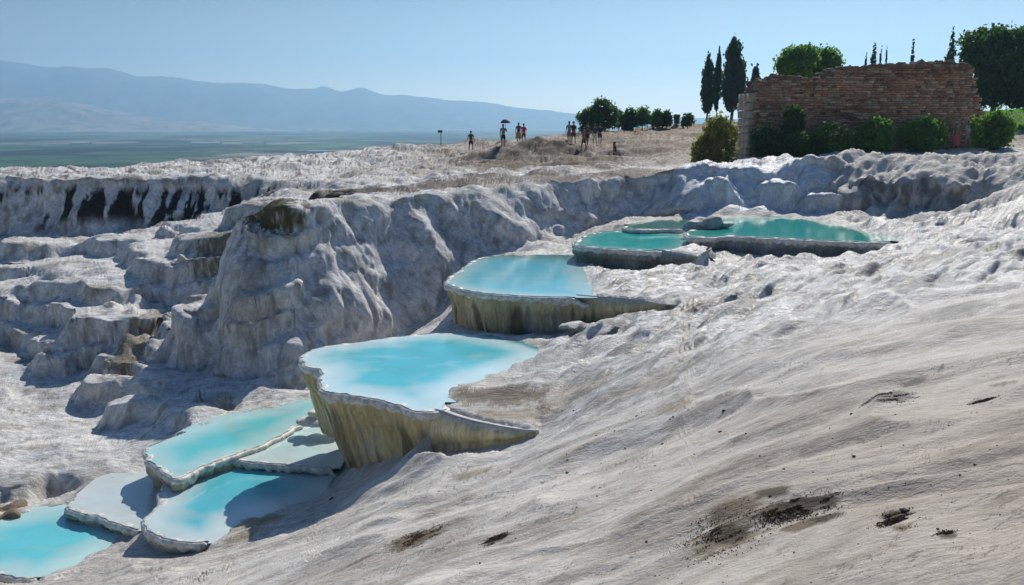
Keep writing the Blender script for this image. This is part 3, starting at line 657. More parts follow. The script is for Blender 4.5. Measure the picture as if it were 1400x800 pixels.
TURQ = (.12, .55, .66); PALE = (.50, .72, .76)
pm_ = build_pool('main', 'largest bright turquoise pool with overhanging ochre wall in the middle of the slope', (.09, .50, .57), (.60, .78, .80), edge=1.5, ochre=.7, tilt=.55, wallc=(.66, .54, .27), grad=((.75, .66), (.02, .26, .24), 3.4, 4.3))  # grad: shadow along the back right shore, painted dark green into the water
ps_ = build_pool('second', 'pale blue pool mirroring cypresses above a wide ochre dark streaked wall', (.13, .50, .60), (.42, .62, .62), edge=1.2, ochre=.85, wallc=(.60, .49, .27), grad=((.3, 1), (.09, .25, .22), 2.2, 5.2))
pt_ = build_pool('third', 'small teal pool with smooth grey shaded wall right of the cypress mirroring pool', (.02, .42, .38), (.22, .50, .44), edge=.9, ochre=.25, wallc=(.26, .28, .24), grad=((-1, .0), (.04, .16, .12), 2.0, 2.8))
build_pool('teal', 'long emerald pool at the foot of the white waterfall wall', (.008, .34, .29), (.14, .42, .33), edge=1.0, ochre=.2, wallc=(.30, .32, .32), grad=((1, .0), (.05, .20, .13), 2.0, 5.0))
build_pool('strip', 'narrow green pool strip left of the emerald pool and its grey boulder', (.07, .22, .16), (.22, .33, .26), edge=.6, ochre=.2, wallc=(.30, .30, .28))
build_pool('upper_low', 'long pale turquoise pool under the big cliff foot with square pale front wall', (.12, .52, .53), (.42, .64, .62), edge=1.3, ochre=.35, tilt=.15, wallc=(.44, .40, .30))
build_pool('white_mid', 'shallow white filmed pool between the long pale pool and the turquoise one', (.48, .66, .66), (.56, .66, .63), edge=1.5, ochre=.5, tilt=.3, wallc=(.36, .33, .24))
build_pool('lower', 'lower turquoise pool with broad white left rim beside the near slope', (.09, .46, .53), (.55, .66, .66), edge=1.1, shelf=.15, ochre=.3, tilt=.3, wallc=(.36, .37, .34))
build_pool('white_low', 'small milky white pool above the bottom left corner pool', (.52, .62, .62), (.58, .63, .60), edge=1.0, ochre=.4, tilt=.2, wallc=(.34, .33, .28))
build_pool('corner', 'turquoise pool cut by the bottom left corner of the photo', (.13, .55, .60), (.45, .66, .64), edge=1.2, ochre=.3, wallc=(.34, .32, .26))

bank(pm_, 'main', *BANKS['main'], (.68,.58,.34), .3)
bank(ps_, 'second', *BANKS['second'], (.60,.49,.27), .6)
bank(pt_, 'third', *BANKS['third'], (.26,.27,.24), .2)
# ------------------------------------------------------------------ far land
M_PLAIN = bpy.data.materials.new('farm_plain'); M_PLAIN.use_nodes = True
t = M_PLAIN.node_tree; b = t.nodes['Principled BSDF']; tc = t.nodes.new('ShaderNodeTexCoord')
mp = t.nodes.new('ShaderNodeMapping'); mp.inputs['Scale'].default_value = (.0036, .0028, 1); mp.inputs['Rotation'].default_value = (0, 0, .12); t.links.new(tc.outputs['Object'], mp.inputs[0])
vo = t.nodes.new('ShaderNodeTexVoronoi'); vo.inputs['Scale'].default_value = 1.0; vo.inputs['Randomness'].default_value = .8; vo.distance = 'CHEBYCHEV'; t.links.new(mp.outputs[0], vo.inputs['Vector'])
sp_ = t.nodes.new('ShaderNodeSeparateColor'); t.links.new(vo.outputs['Color'], sp_.inputs[0])
cr = t.nodes.new('ShaderNodeValToRGB'); cr.color_ramp.interpolation = 'CONSTANT'; el = cr.color_ramp.elements
el[0].position = 0; el[0].color = (.03, .085, .04, 1); el[1].position = .3; el[1].color = (.004, .014, .012, 1)
for ps, c_ in ((.5, (.045, .11, .05, 1)), (.72, (.11, .12, .07, 1)), (.86, (.015, .035, .018, 1)), (.95, (.17, .16, .13, 1))):
    q = el.new(ps); q.color = c_
t.links.new(sp_.outputs[0], cr.inputs[0])
nh = t.nodes.new('ShaderNodeTexNoise'); nh.inputs['Scale'].default_value = 1.6; nh.inputs['Detail'].default_value = 9; nh.inputs['Roughness'].default_value = .75; t.links.new(mp.outputs[0], nh.inputs['Vector'])
rh_ = t.nodes.new('ShaderNodeMapRange'); rh_.inputs[1].default_value = .42; rh_.inputs[2].default_value = .56; rh_.inputs[3].default_value = .15; rh_.inputs[4].default_value = 1.5; t.links.new(nh.outputs['Fac'], rh_.inputs[0])
mh = t.nodes.new('ShaderNodeMixRGB'); mh.blend_type = 'MULTIPLY'; mh.inputs[0].default_value = 1; t.links.new(cr.outputs[0], mh.inputs[1]); t.links.new(rh_.outputs[0], mh.inputs[2]); t.links.new(mh.outputs[0], b.inputs['Base Color']); b.inputs['Roughness'].default_value = .9; b.inputs['Specular IOR Level'].default_value = .1
ys = np.r_[np.geomspace(60, 10500, 90)]; xs = np.linspace(-1, 1, 60)
X, Y = np.meshgrid(xs, ys); X = X * (Y * 1.2 + 300)
me = raw_mesh('valley_plain', np.stack([X, Y, np.full(X.shape, -55.)], -1).reshape(-1, 3), grid_faces(90, 60))
tag(link('valley_plain', me, M_PLAIN), kind='structure')
M_MTN = mat('mountain_slope', (.13, .13, .10), rough=.95, spec=.05, var=.8, vscale=.004, detail=10)
M_HILL = mat('hill_slope', (.34, .25, .19), rough=.95, spec=.05, var=.9, vscale=.008, detail=10)
def range_(name, prof, d, depth, m, seed, amp):
    px = np.linspace(-350, 1750, 420); pr = np.array(prof); top = np.interp(px, pr[:, 0], pr[:, 1])
    rows = 60; Vv = []
    for i in range(rows):
        t_ = i / (rows - 1); u = (px - 700) / FPX * 1.02
        y = d + depth * (t_ - .5) * 2
        x = u * d * (1 + (t_ - .5) * .3)
        crest = (168 - top) / FPX * d * 1.0
        sh = np.where(t_ < .5, sst(0, .5, t_), sst(1, .5, t_)) * np.ones_like(px)
        nz = fbm(x / (d * .05), np.full_like(px, y / (d * .05)), 0, 5, seed)
        rg = 1 - np.abs(fbm(x / (d * .09), np.full_like(px, y / (d * .16)), 3, 4, seed + 3)) * 1.5
        hgt = (crest + 55) * (sh + .20 * sh * (1 - sh) * 4 * (rg - .5)) + amp * nz * sh * (1 - sh * .6)
        Vv.append(np.stack([x, np.full_like(px, y), -57 + hgt], 1))
    me = raw_mesh(name, np.concatenate(Vv), grid_faces(rows, len(px)))
    return tag(link(name, me, m), kind='structure')
range_('mountains', [(-350,70),(0,85),(60,90),(100,97),(130,94),(175,97),(215,107),(250,110),(300,113),(370,118),(410,124),(440,124),(455,121),(475,127),(505,123),(530,131),(600,135),(660,142),(720,150),(790,157),(900,163),(1750,166)], 9000, 1500, M_MTN, 101, 60)
range_('hills', [(-350,128),(0,137),(50,136),(100,137),(150,147),(220,160),(290,168),(360,176),(420,178.5),(1750,180)], 6500, 900, M_HILL, 111, 60)
# pale greenhouse roofs on the plain
M_GH = mat('greenhouse_film', (.6, .62, .6), rough=.5, var=.1)
def box_arrays(cx, cy, cz, sx, sy, sz):
    v = np.array([(x, y, z) for z in (-.5, .5) for y in (-.5, .5) for x in (-.5, .5)]) * (sx, sy, sz) + (cx, cy, cz)
    f = np.array([(0, 2, 3, 1), (4, 5, 7, 6), (0, 1, 5, 4), (1, 3, 7, 5), (3, 2, 6, 7), (2, 0, 4, 6)])
    return v, f
def tunnel(px0, px1, py, label):
    a = PZ(px0, py, -55); c_ = PZ(px1, py, -55); cx = (a[0] + c_[0]) / 2; L_ = c_[0] - a[0]
    th = np.linspace(0, math.pi, 9); rows = []
    for k in range(12):
        x = -L_ / 2 + L_ * k / 11
        rows.append(np.stack([np.full(9, x), -np.cos(th) * L_ * .13, np.sin(th) * 5], 1))
    me = raw_mesh('greenhouse', np.concatenate(rows), grid_faces(12, 9)); o = link('greenhouse', me, M_GH); o.location = (cx, a[1], -55)
    tag(o, label, 'greenhouse', 'pale greenhouses far out on the plain')
tunnel(262, 302, 196.5, 'long pale greenhouse roof on the plain left of the thin smoke')
tunnel(334, 362, 196.5, 'pale greenhouse roof on the plain right of the thin smoke')
tunnel(422, 450, 209.5, 'pale shed roof nearest the skyline of the left ridge')
tunnel(98, 124, 197, 'small pale roof farthest left on the plain')

# ------------------------------------------------------------------ generic small meshes
def tube_mesh(name, pts, rad, seg=8):
    pts = np.asarray(pts, float); n = len(pts); rad = np.broadcast_to(rad, n)
    Vv = []
    for i in range(n):
        tdir = pts[min(i + 1, n - 1)] - pts[max(i - 1, 0)]; tdir /= np.linalg.norm(tdir) + 1e-9
        a = np.cross(tdir, (0, 1, .01)); 
        if np.linalg.norm(a) < .1: a = np.cross(tdir, (1, 0, 0))
        a /= np.linalg.norm(a); b_ = np.cross(tdir, a)
        th = np.arange(seg) / seg * 2 * math.pi
        Vv.append(pts[i] + rad[i] * (np.cos(th)[:, None] * a + np.sin(th)[:, None] * b_))
    V_ = np.concatenate(Vv); F = grid_faces(n, seg, wrap=True)
    return V_, F
def merge(parts):
    Vs, Fs, o = [], [], 0
    for v, f in parts: Vs.append(v); Fs.append(np.asarray(f) + o); o += len(v)
    return np.concatenate(Vs), np.concatenate(Fs)
M_BARK = mat('bark', (.09, .06, .04), rough=.9, bump=.5, bscale=12)
def leafmat(name, c):
    m = mat(name, c, rough=.6, spec=.25, var=.55, vscale=1.6, detail=4)
    b = m.node_tree.nodes['Principled BSDF']
    try: b.inputs['Subsurface Weight'].default_value = 0
    except Exception: pass
    t = m.node_tree; tr = t.nodes.new('ShaderNodeBsdfTranslucent'); tr.inputs[0].default_value = (c[0] * 1.6, c[1] * 2.0, c[2] * 1.2, 1)
    ms = t.nodes.new('ShaderNodeMixShader'); ms.inputs[0].default_value = .4; t.links.new(b.outputs[0], ms.inputs[1]); t.links.new(tr.outputs[0], ms.inputs[2])
    t.links.new(ms.outputs[0], t.nodes['Material Output'].inputs[0])
    return m
LM = {'cypress': leafmat('cypress_leaf', (.045, .08, .05)), 'dark': leafmat('dark_leaf', (.055, .11, .03)), 'mid': leafmat('green_leaf', (.11, .20, .04)),
      'olive': leafmat('olive_leaf', (.10, .13, .045)), 'dry': leafmat('dry_leaf', (.26, .23, .07))}
def leaves(blobs, n, size, seed, up=0., aspect=1.6):
    rs = np.random.RandomState(seed)
    bl = np.array(blobs, float); vol = bl[:, 3] * bl[:, 4] * bl[:, 5]; pk = rs.choice(len(bl), n * 2, p=vol / vol.sum())
    d = rs.normal(size=(n * 2, 3)); d /= np.linalg.norm(d, axis=1)[:, None]
    r = rs.uniform(.25, 1, n * 2) ** .45
    c = bl[pk, :3] + d * r[:, None] * bl[pk, 3:6] * (1 + .18 * rs.normal(size=(n * 2, 1)) * (r[:, None] > .8))
    sc_ = np.mean(bl[:, 3]) ; nz = pn(c[:, 0] * 1.5 / max(.5, sc_ * .5), c[:, 1] * 1.5 / max(.5, sc_ * .5), c[:, 2] * 1.5 / max(.5, sc_ * .5), seed % 50)
    c = c[nz > -.16 ][:n]
    n = len(c); ax = rs.normal(size=(n, 3)); ax[:, 2] += up * 3; ax /= np.linalg.norm(ax, axis=1)[:, None]
    b_ = np.cross(ax, rs.normal(size=(n, 3))); b_ /= np.linalg.norm(b_, axis=1)[:, None] + 1e-9
    s = size * rs.uniform(.6, 1.4, n)[:, None]
    V_ = np.stack([c - ax * s * aspect * .5, c + b_ * s * .5, c + ax * s * aspect * .5, c - b_ * s * .5], 1).reshape(-1, 3)
    return V_, np.arange(4 * n).reshape(-1, 4)
def tree(name, base, label, cat, blobs, lm, n, size, trunk=None, group=None, seed=1, up=0., crown='crown', limbs=5):
    root = empty(name, base, label, cat, group)
    V_, F = leaves(blobs, n, size, seed, up); me = raw_mesh(crown, V_, F); link(crown, me, LM[lm], root, smooth=False)
    rs = random.Random(seed)
    th, tr = trunk
    pts = [(0, 0, -.4), (0, 0, 0), (.04 * th, .02, th * .5), (0, 0, th)]
    parts = [tube_mesh('t', pts, [tr * 1.3, tr * 1.1, tr * .85, tr * .6])]
    for i in range(limbs):
        bb = rs.choice(blobs); e_ = np.array(bb[:3]) + np.array([rs.uniform(-.3, .3) * bb[3], rs.uniform(-.3, .3) * bb[4], 0])
        s_ = np.array((0, 0, th * rs.uniform(.55, .95)))
        parts.append(tube_mesh('l', [s_, s_ * .5 + e_ * .5 + (0, 0, .1 * th), e_], [tr * .5, tr * .35, tr * .12], 6))
    V_, F = merge(parts); link('trunk', raw_mesh('trunk', V_, F), M_BARK, root)
    return root
def cypress(px, top, bot, d, wpx, label, seed, n=5200, thin=False, trunkpx=0, zb=None):
    q = PD(px, bot, d); s = d / FPX; h = (bot - top) * s; wd = wpx * s / 2
    base = (q[0], q[1], q[2])
    t0 = trunkpx * s; bl = []
    rs = random.Random(seed)
    k = 11
    for i in range(k):
        t_ = (i + .5) / k; prof = min(1, (t_ + .06) * 3.2) ** .6 * (1 - t_ ** 2.6) ** .75
        for j in range(2):
            bl.append((rs.uniform(-.2, .2) * wd, rs.uniform(-.2, .2) * wd, t0 + (h - t0) * t_, wd * prof * rs.uniform(.75, 1.0), wd * prof * .9, (h - t0) / k * 1.05))
    bl.append((rs.uniform(-.05, .05), 0, h * .965, wd * .12, wd * .12, h * .04))
    tree('cypress', base, label, 'tree', bl, 'cypress', int(n * 1.7), max(.17, .06 * wd + .13), (t0 + h * .5, max(.06, wd * .12)), 'dark cypresses on the skyline', seed, up=1.2, limbs=3)
CYP = [(966,80,165,108,20,'slim dark cypress farthest left of the group on the skyline',2,14),(979,72,162,110,11,'very thin pointed cypress between two wider ones on the skyline',3,14),
       (1000,57,162,104,33,'tallest and broadest dark cypress on the skyline left of the ruin',4,14),(1032,92,150,112,18,'short pointed cypress just behind the left end of the ruined wall',5,0)]
for px, tp, bt, d, wp, lb, sd_, tk in CYP: cypress(px, tp, bt, d, wp, lb, sd_, n=9000 if wp > 30 else 5500, trunkpx=tk)
for px, tp, d, wp, lb, sd_ in [(1188,65,120,12,'dark cypress top, widest of the cluster above the middle of the ruin',11),(1178,80,125,7,'low cypress tip left of the wide one above the ruin',12),
                       (1197,74,125,6,'thin cypress tip just right of the wide one above the ruin',13),(1205,74,126,4,'needle thin cypress tip above the ruin, second from its cluster edge',14),
                       (1240,65,120,8,'lone thin cypress tip above the right half of the ruin',15),(1292,50,110,17,'dark cypress beside the big tree at the right end of the ruin',16)]:
    cypress(px, tp, 168, d, wp, lb, sd_, n=2500)
# broad trees
def broad(px, bot, d, blp, label, lm='dark', n=9000, size=.2, seed=20, name='broadleaf_tree', trunk=None, group=None, cat='tree', zb=None):
    q = PD(px, bot, d); s = d / FPX
    bl = [((a - px) * s, dy * s, (bot - b_) * s, rx * s, rx * s * .9, ry * s) for a, b_, rx, ry, dy in blp]
    top = max(b_[2] for b_ in bl)
    return tree(name, q, label, cat, bl, lm, n, size, trunk or (top * .7, max(.05, top * .035)), group, seed)
broad(1085, 160, 75, [(1080,88,18,17,0),(1070,95,11,11,5),(1095,82,15,13,-5),(1088,98,16,12,4)], 'round dark green tree behind the ruined wall, left one of the pair', n=9000, size=.2, seed=21, lm='mid', group='round trees behind the ruin')
broad(1120, 160, 77, [(1122,92,20,20,0),(1110,100,14,12,5),(1133,98,12,12,-5),(1122,105,20,10,0)], 'round green tree behind the ruined wall, right one of the pair', n=9000, size=.2, seed=22, lm='mid', group='round trees behind the ruin')
broad(1355, 165, 78, [(1330,65,24,18,0),(1355,60,26,16,5),(1385,65,24,20,0),(1345,90,28,24,-5),(1375,95,30,26,5),(1410,80,28,28,0),(1360,120,32,24,0),(1390,125,28,22,-6),(1320,85,14,12,0),(1335,130,18,16,0)], 'big dark spreading tree right of the ruined wall', n=26000, size=.24, seed=23)
broad(1440, 168, 84, [(1440,90,30,34,0),(1460,60,28,26,0),(1425,130,22,26,0)], 'dark tree cut by the right edge of the photo', n=9000, size=.25, seed=24)
broad(812, 183, 92, [(812,160,14,13,0),(800,162,11,10,3),(822,147,12,10,-3),(815,172,16,10,0),(835,160,10,14,4),(800,176,8,8,0)], 'tallest leafy tree at the left end of the skyline bushes', n=8000, size=.17, seed=25)
for i, (px, bt, tp, wp, lm, lb) in enumerate([(846,176,152,14,'mid','first rounded bush right of the skyline tree'),(861,177,150,16,'dark','dark bush between lighter ones on the skyline'),(878,175,148,20,'mid','widest green bush on the skyline left of the cypresses'),
        (898,175,152,14,'mid','pale round bush right of the widest skyline bush'),(911,175,153,13,'dark','grey green bush farthest right in the skyline row'),(858,182,168,12,'dark','low dark bush in front of the skyline row'),
        (940,175,156,15,'dark','sparse small shrub standing alone on the skyline left of the cypresses')]):
    h = bt - tp
    broad(px, bt, 95, [(px, bt - h * .6, wp * .5, h * .42, 0), (px - wp * .2, bt - h * .4, wp * .4, h * .35, 3), (px + wp * .22, bt - h * .45, wp * .35, h * .35, -2)], lb, lm, 3200 if i != 6 else 1400, .15, 30 + i, 'bush', (.8, .05), 'bushes along the skyline', 'bush')
# oleanders before the ruin
OL = [(985,226,162,44,53.6,'dry',8000,'yellowish half dry oleander left of the ruined wall corner'),(962,232,184,34,53.8,'dry',5000,'low yellow green bush at the foot of the half dry oleander'),
      (1050,216,176,46,54.5,'dark',8500,'wide dark bush in the corner of the ruined wall'),(1083,212,148,26,55,'dark',6000,'tall narrow dark bush against the left part of the ruin'),
      (1088,214,178,50,54,'dark',8000,'dark bush below the tall narrow one'),(1137,210,172,50,54.5,'mid',8500,'green bush dotted with pink flowers before the ruin'),
      (1192,209,164,54,54.3,'mid',9500,'rounded green oleander before the middle of the ruin'),(1262,206,160,62,54.5,'mid',11000,'largest rounded oleander, just left of the two people by the ruin'),
      (1353,206,154,50,54.5,'mid',10000,'rounded oleander right of the two people by the ruin')]
for i, (px, bt, tp, wp, d, lm, n, lb) in enumerate(OL):
    h = bt - tp; rs = random.Random(i * 7)
    bl = [(px + rs.uniform(-.3, .3) * wp, bt - h * rs.uniform(.35, .75), wp * rs.uniform(.24, .34), h * rs.uniform(.28, .36), rs.uniform(-8, 8)) for k in range(8)] + [(px, bt - h * .7, wp * .25, h * .3, 0), (px, bt - h * .25, wp * .45, h * .26, 0)]
    o = broad(px, bt, d, bl, lb, lm, n, .11, 50 + i, 'oleander_bush', (.7, .05), 'bushes in front of the ruined wall', 'bush')
    if i == 5:
        V_, F = leaves([((a - px) * d / FPX, -.3 + dy * d / FPX, (bt - b_) * d / FPX + .35, rx * d / FPX, .5, ry * d / FPX) for a, b_, rx, ry, dy in bl], 90, .10, 99)
        fl = link('flowers', raw_mesh('flowers', V_, F), mat('pink_petals', (.7, .45, .45), var=.2), o); fl['kind'] = 'stuff'

# ------------------------------------------------------------------ ruined wall
M_MORT = mat('rubble_core', (.16, .11, .085), rough=.95, bump=.8, bscale=6, bdist=.1)
M_BRICK = mat('old_brick', (.5, .3, .2), rough=.9, attr='Col', var=.3, vscale=5, bump=.5, bscale=25)
M_STONE = mat('pale_ashlar', (.40, .34, .28), rough=.85, var=.3, vscale=4, bump=.6, bscale=14)
A = np.array(PD(1030, 216, 56.5)); B = np.array(PD(1345, 205, 58.5))
A[2] = -2.6; B[2] = -2.2; s57 = 57 / FPX
ruin = empty('ruined_wall', tuple(A), 'long ruined reddish brick wall with ragged top behind the bushes', 'wall')
Lw = float(np.hypot(B[0] - A[0], B[1] - A[1])); ux = (B[:2] - A[:2]) / Lw
ruin.rotation_euler = (0, 0, math.atan2(ux[1], ux[0]))
tp = np.array([(1030,118),(1042,110),(1060,107),(1085,108),(1108,113),(1130,99),(1150,95),(1200,92),(1250,89),(1305,87),(1318,98),(1325,120),(1332,140),(1340,152),(1352,168)])
tx = (tp[:, 0] - 1030) / 315 * Lw; tz = (168 - tp[:, 1]) * s57 - A[2]
def top(x): return np.interp(x, tx, tz) + .16 * float(pn(x * 1.3, 0, 0, 5)) + .10 * float(pn(x * 4, 0, 0, 6))
TH = 2.0
xs = np.linspace(0.05, Lw, 90); Vc = []
for x in xs:
    h = top(x) - .12
    Vc.append([(x, .06, -1), (x, .06, h), (x, TH * .5, h + .1), (x, TH, h - .1), (x, TH, -1)])
V_ = np.array(Vc).reshape(-1, 3); F = grid_faces(90, 5); caps = [(0, 1, 2, 3), (0, 3, 4, 4)]
F = np.concatenate([F, [(4, 3, 2, 1), (0, 4, 1, 0)][:0] or np.zeros((0, 4), int)])
me = bpy.data.meshes.new('rubble_core'); me.from_pydata([tuple(v) for v in V_], [], [tuple(map(int, f)) for f in F] + [(4, 3, 2, 1, 0), tuple(89 * 5 + k for k in range(5))]); link('rubble_core', me, M_MORT, ruin, smooth=False)
def bricks(face):
    rs = np.random.RandomState(5 if face == 'front' else 6); Vb, Fb, Cb, o = [], [], [], 0
    z = -.6; row = 0
    while z < 8:
        bh = rs.choice([.10, .12, .14, .18]); x = rs.uniform(-.3, 0); L1 = Lw if face == 'front' else TH
        band = pn(0, z * .8, 3, 44)
        while x < L1:
            bl_ = rs.uniform(.25, .60); xm = x + bl_ / 2
            hh = top(xm) if face == 'front' else top(.1)
            if z + bh < hh + .05 and xm > 0 and rs.rand() > .035:
                pr = abs(rs.normal()) * .05 + (.10 if z > hh - .9 and rs.rand() < .4 else 0)
                if face == 'front': v, f = box_arrays(xm, .03 - pr / 2 + .05, z + bh / 2, bl_ - .03, .14 + pr, bh - .025)
                else: v, f = box_arrays(-.0 - pr / 2, xm, z + bh / 2, .14 + pr, bl_ - .03, bh - .025)
                v = v + rs.normal(size=v.shape) * .009
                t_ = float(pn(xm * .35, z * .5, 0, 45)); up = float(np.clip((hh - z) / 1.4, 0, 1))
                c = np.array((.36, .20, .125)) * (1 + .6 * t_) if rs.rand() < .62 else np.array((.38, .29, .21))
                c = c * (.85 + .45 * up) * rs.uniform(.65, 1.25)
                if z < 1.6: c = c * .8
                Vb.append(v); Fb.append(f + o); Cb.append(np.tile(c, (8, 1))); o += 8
            x += bl_
        z += bh; row += 1
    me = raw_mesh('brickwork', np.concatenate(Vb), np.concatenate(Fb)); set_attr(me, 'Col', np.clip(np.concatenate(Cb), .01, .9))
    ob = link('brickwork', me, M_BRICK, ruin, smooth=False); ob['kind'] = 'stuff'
bricks('front')
def rock_arrays(rs, sx, sy, sz, n1_=9, n2_=7, amp=.35):
    Vv = []
    off = rs.uniform(0, 50)
    for i in range(n2_):
        ph = math.pi * i / (n2_ - 1)
        for j in range(n1_):
            a = 2 * math.pi * j / n1_; v = np.array((math.sin(ph) * math.cos(a), math.sin(ph) * math.sin(a), math.cos(ph)))
            r = 1 + amp * float(pn(v[0] * 1.2 + off, v[1] * 1.2, v[2] * 1.2, 7)) * 1.6 + amp * .4 * float(pn(v[0] * 3 + off, v[1] * 3, v[2] * 3, 8))
            Vv.append(v * r * (sx, sy, sz))
    return np.array(Vv), grid_faces(n2_, n1_, wrap=True, flip=False)
parts = []; rs = random.Random(3)
for i in range(150):
    x = rs.uniform(.1, Lw - .2); y = rs.uniform(0, TH * .9); s_ = rs.uniform(.10, .26)
    v, f = rock_arrays(rs, s_ * 1.3, s_, s_ * .8, 7, 5); parts.append((v + (x, y, top(x) - .05), f))
V_, F = merge(parts); o = link('rubble_top', raw_mesh('rubble_top', V_, F), mat('rubble_stone', (.17, .125, .09), rough=.9, var=.4, vscale=2), ruin, smooth=False); o['kind'] = 'stuff'
# pale ashlar end
zz = -.8; first = None; endtop = (168 - 137) * s57 - A[2]
while zz < endtop:
    hh = rs.uniform(.42, .62)
    for k in range(3):
        yy0 = TH * k / 3 + (.12 if int(zz * 10) % 2 else 0)
        v, f = box_arrays(-.18, yy0 + TH / 6, zz + hh / 2, .42, TH / 3 - .03, hh - .03); v = v + np.random.RandomState(int(zz * 100) % 999 + k + 100).normal(size=v.shape) * .012
        link('stone_block', raw_mesh('stone_block', v, f), M_STONE, ruin, smooth=False)
    zz += hh
# kerb and low wall bits
def slab(name, a, c_, hgt, th, m, label, cat, zlow=.4):
    a = np.array(a); c_ = np.array(c_); Ls = float(np.hypot(*(c_ - a)[:2])); root = empty(name, tuple(a), label, cat, rz=math.atan2(c_[1] - a[1], c_[0] - a[0]))
    n = max(2, int(Ls / .9)); dz = (c_[2] - a[2])
    for k in range(n):
        v, f = box_arrays(Ls * (k + .5) / n, 0, hgt / 2 - zlow / 2 + dz * (k + .5) / n, Ls / n - .03, th, hgt + zlow); v = v + np.random.RandomState(k).normal(size=v.shape) * .012
        link('stone', raw_mesh('stone', v, f), m, root, smooth=False)
def gp(px, d, off=0):
    u = (px - 700) / FPX * (d * CP + 2 * SP); return (u, d, H(u, d) + off)
slab('stone_kerb', gp(1272, 54), gp(1348, 54.2), .22, .4, M_STONE, 'low grey stone kerb under the two people by the ruin', 'kerb')
q = PD(955, 165, 103); q2 = PD(986, 165, 103)
slab('low_stone_wall', (q[0], q[1], H(q[0], q[1])), (q2[0], q2[1], H(q[0], q[1])), .55, .4, mat('dark_masonry', (.12, .10, .08), rough=.9), 'low dark stone wall on the skyline under the cypresses', 'wall')

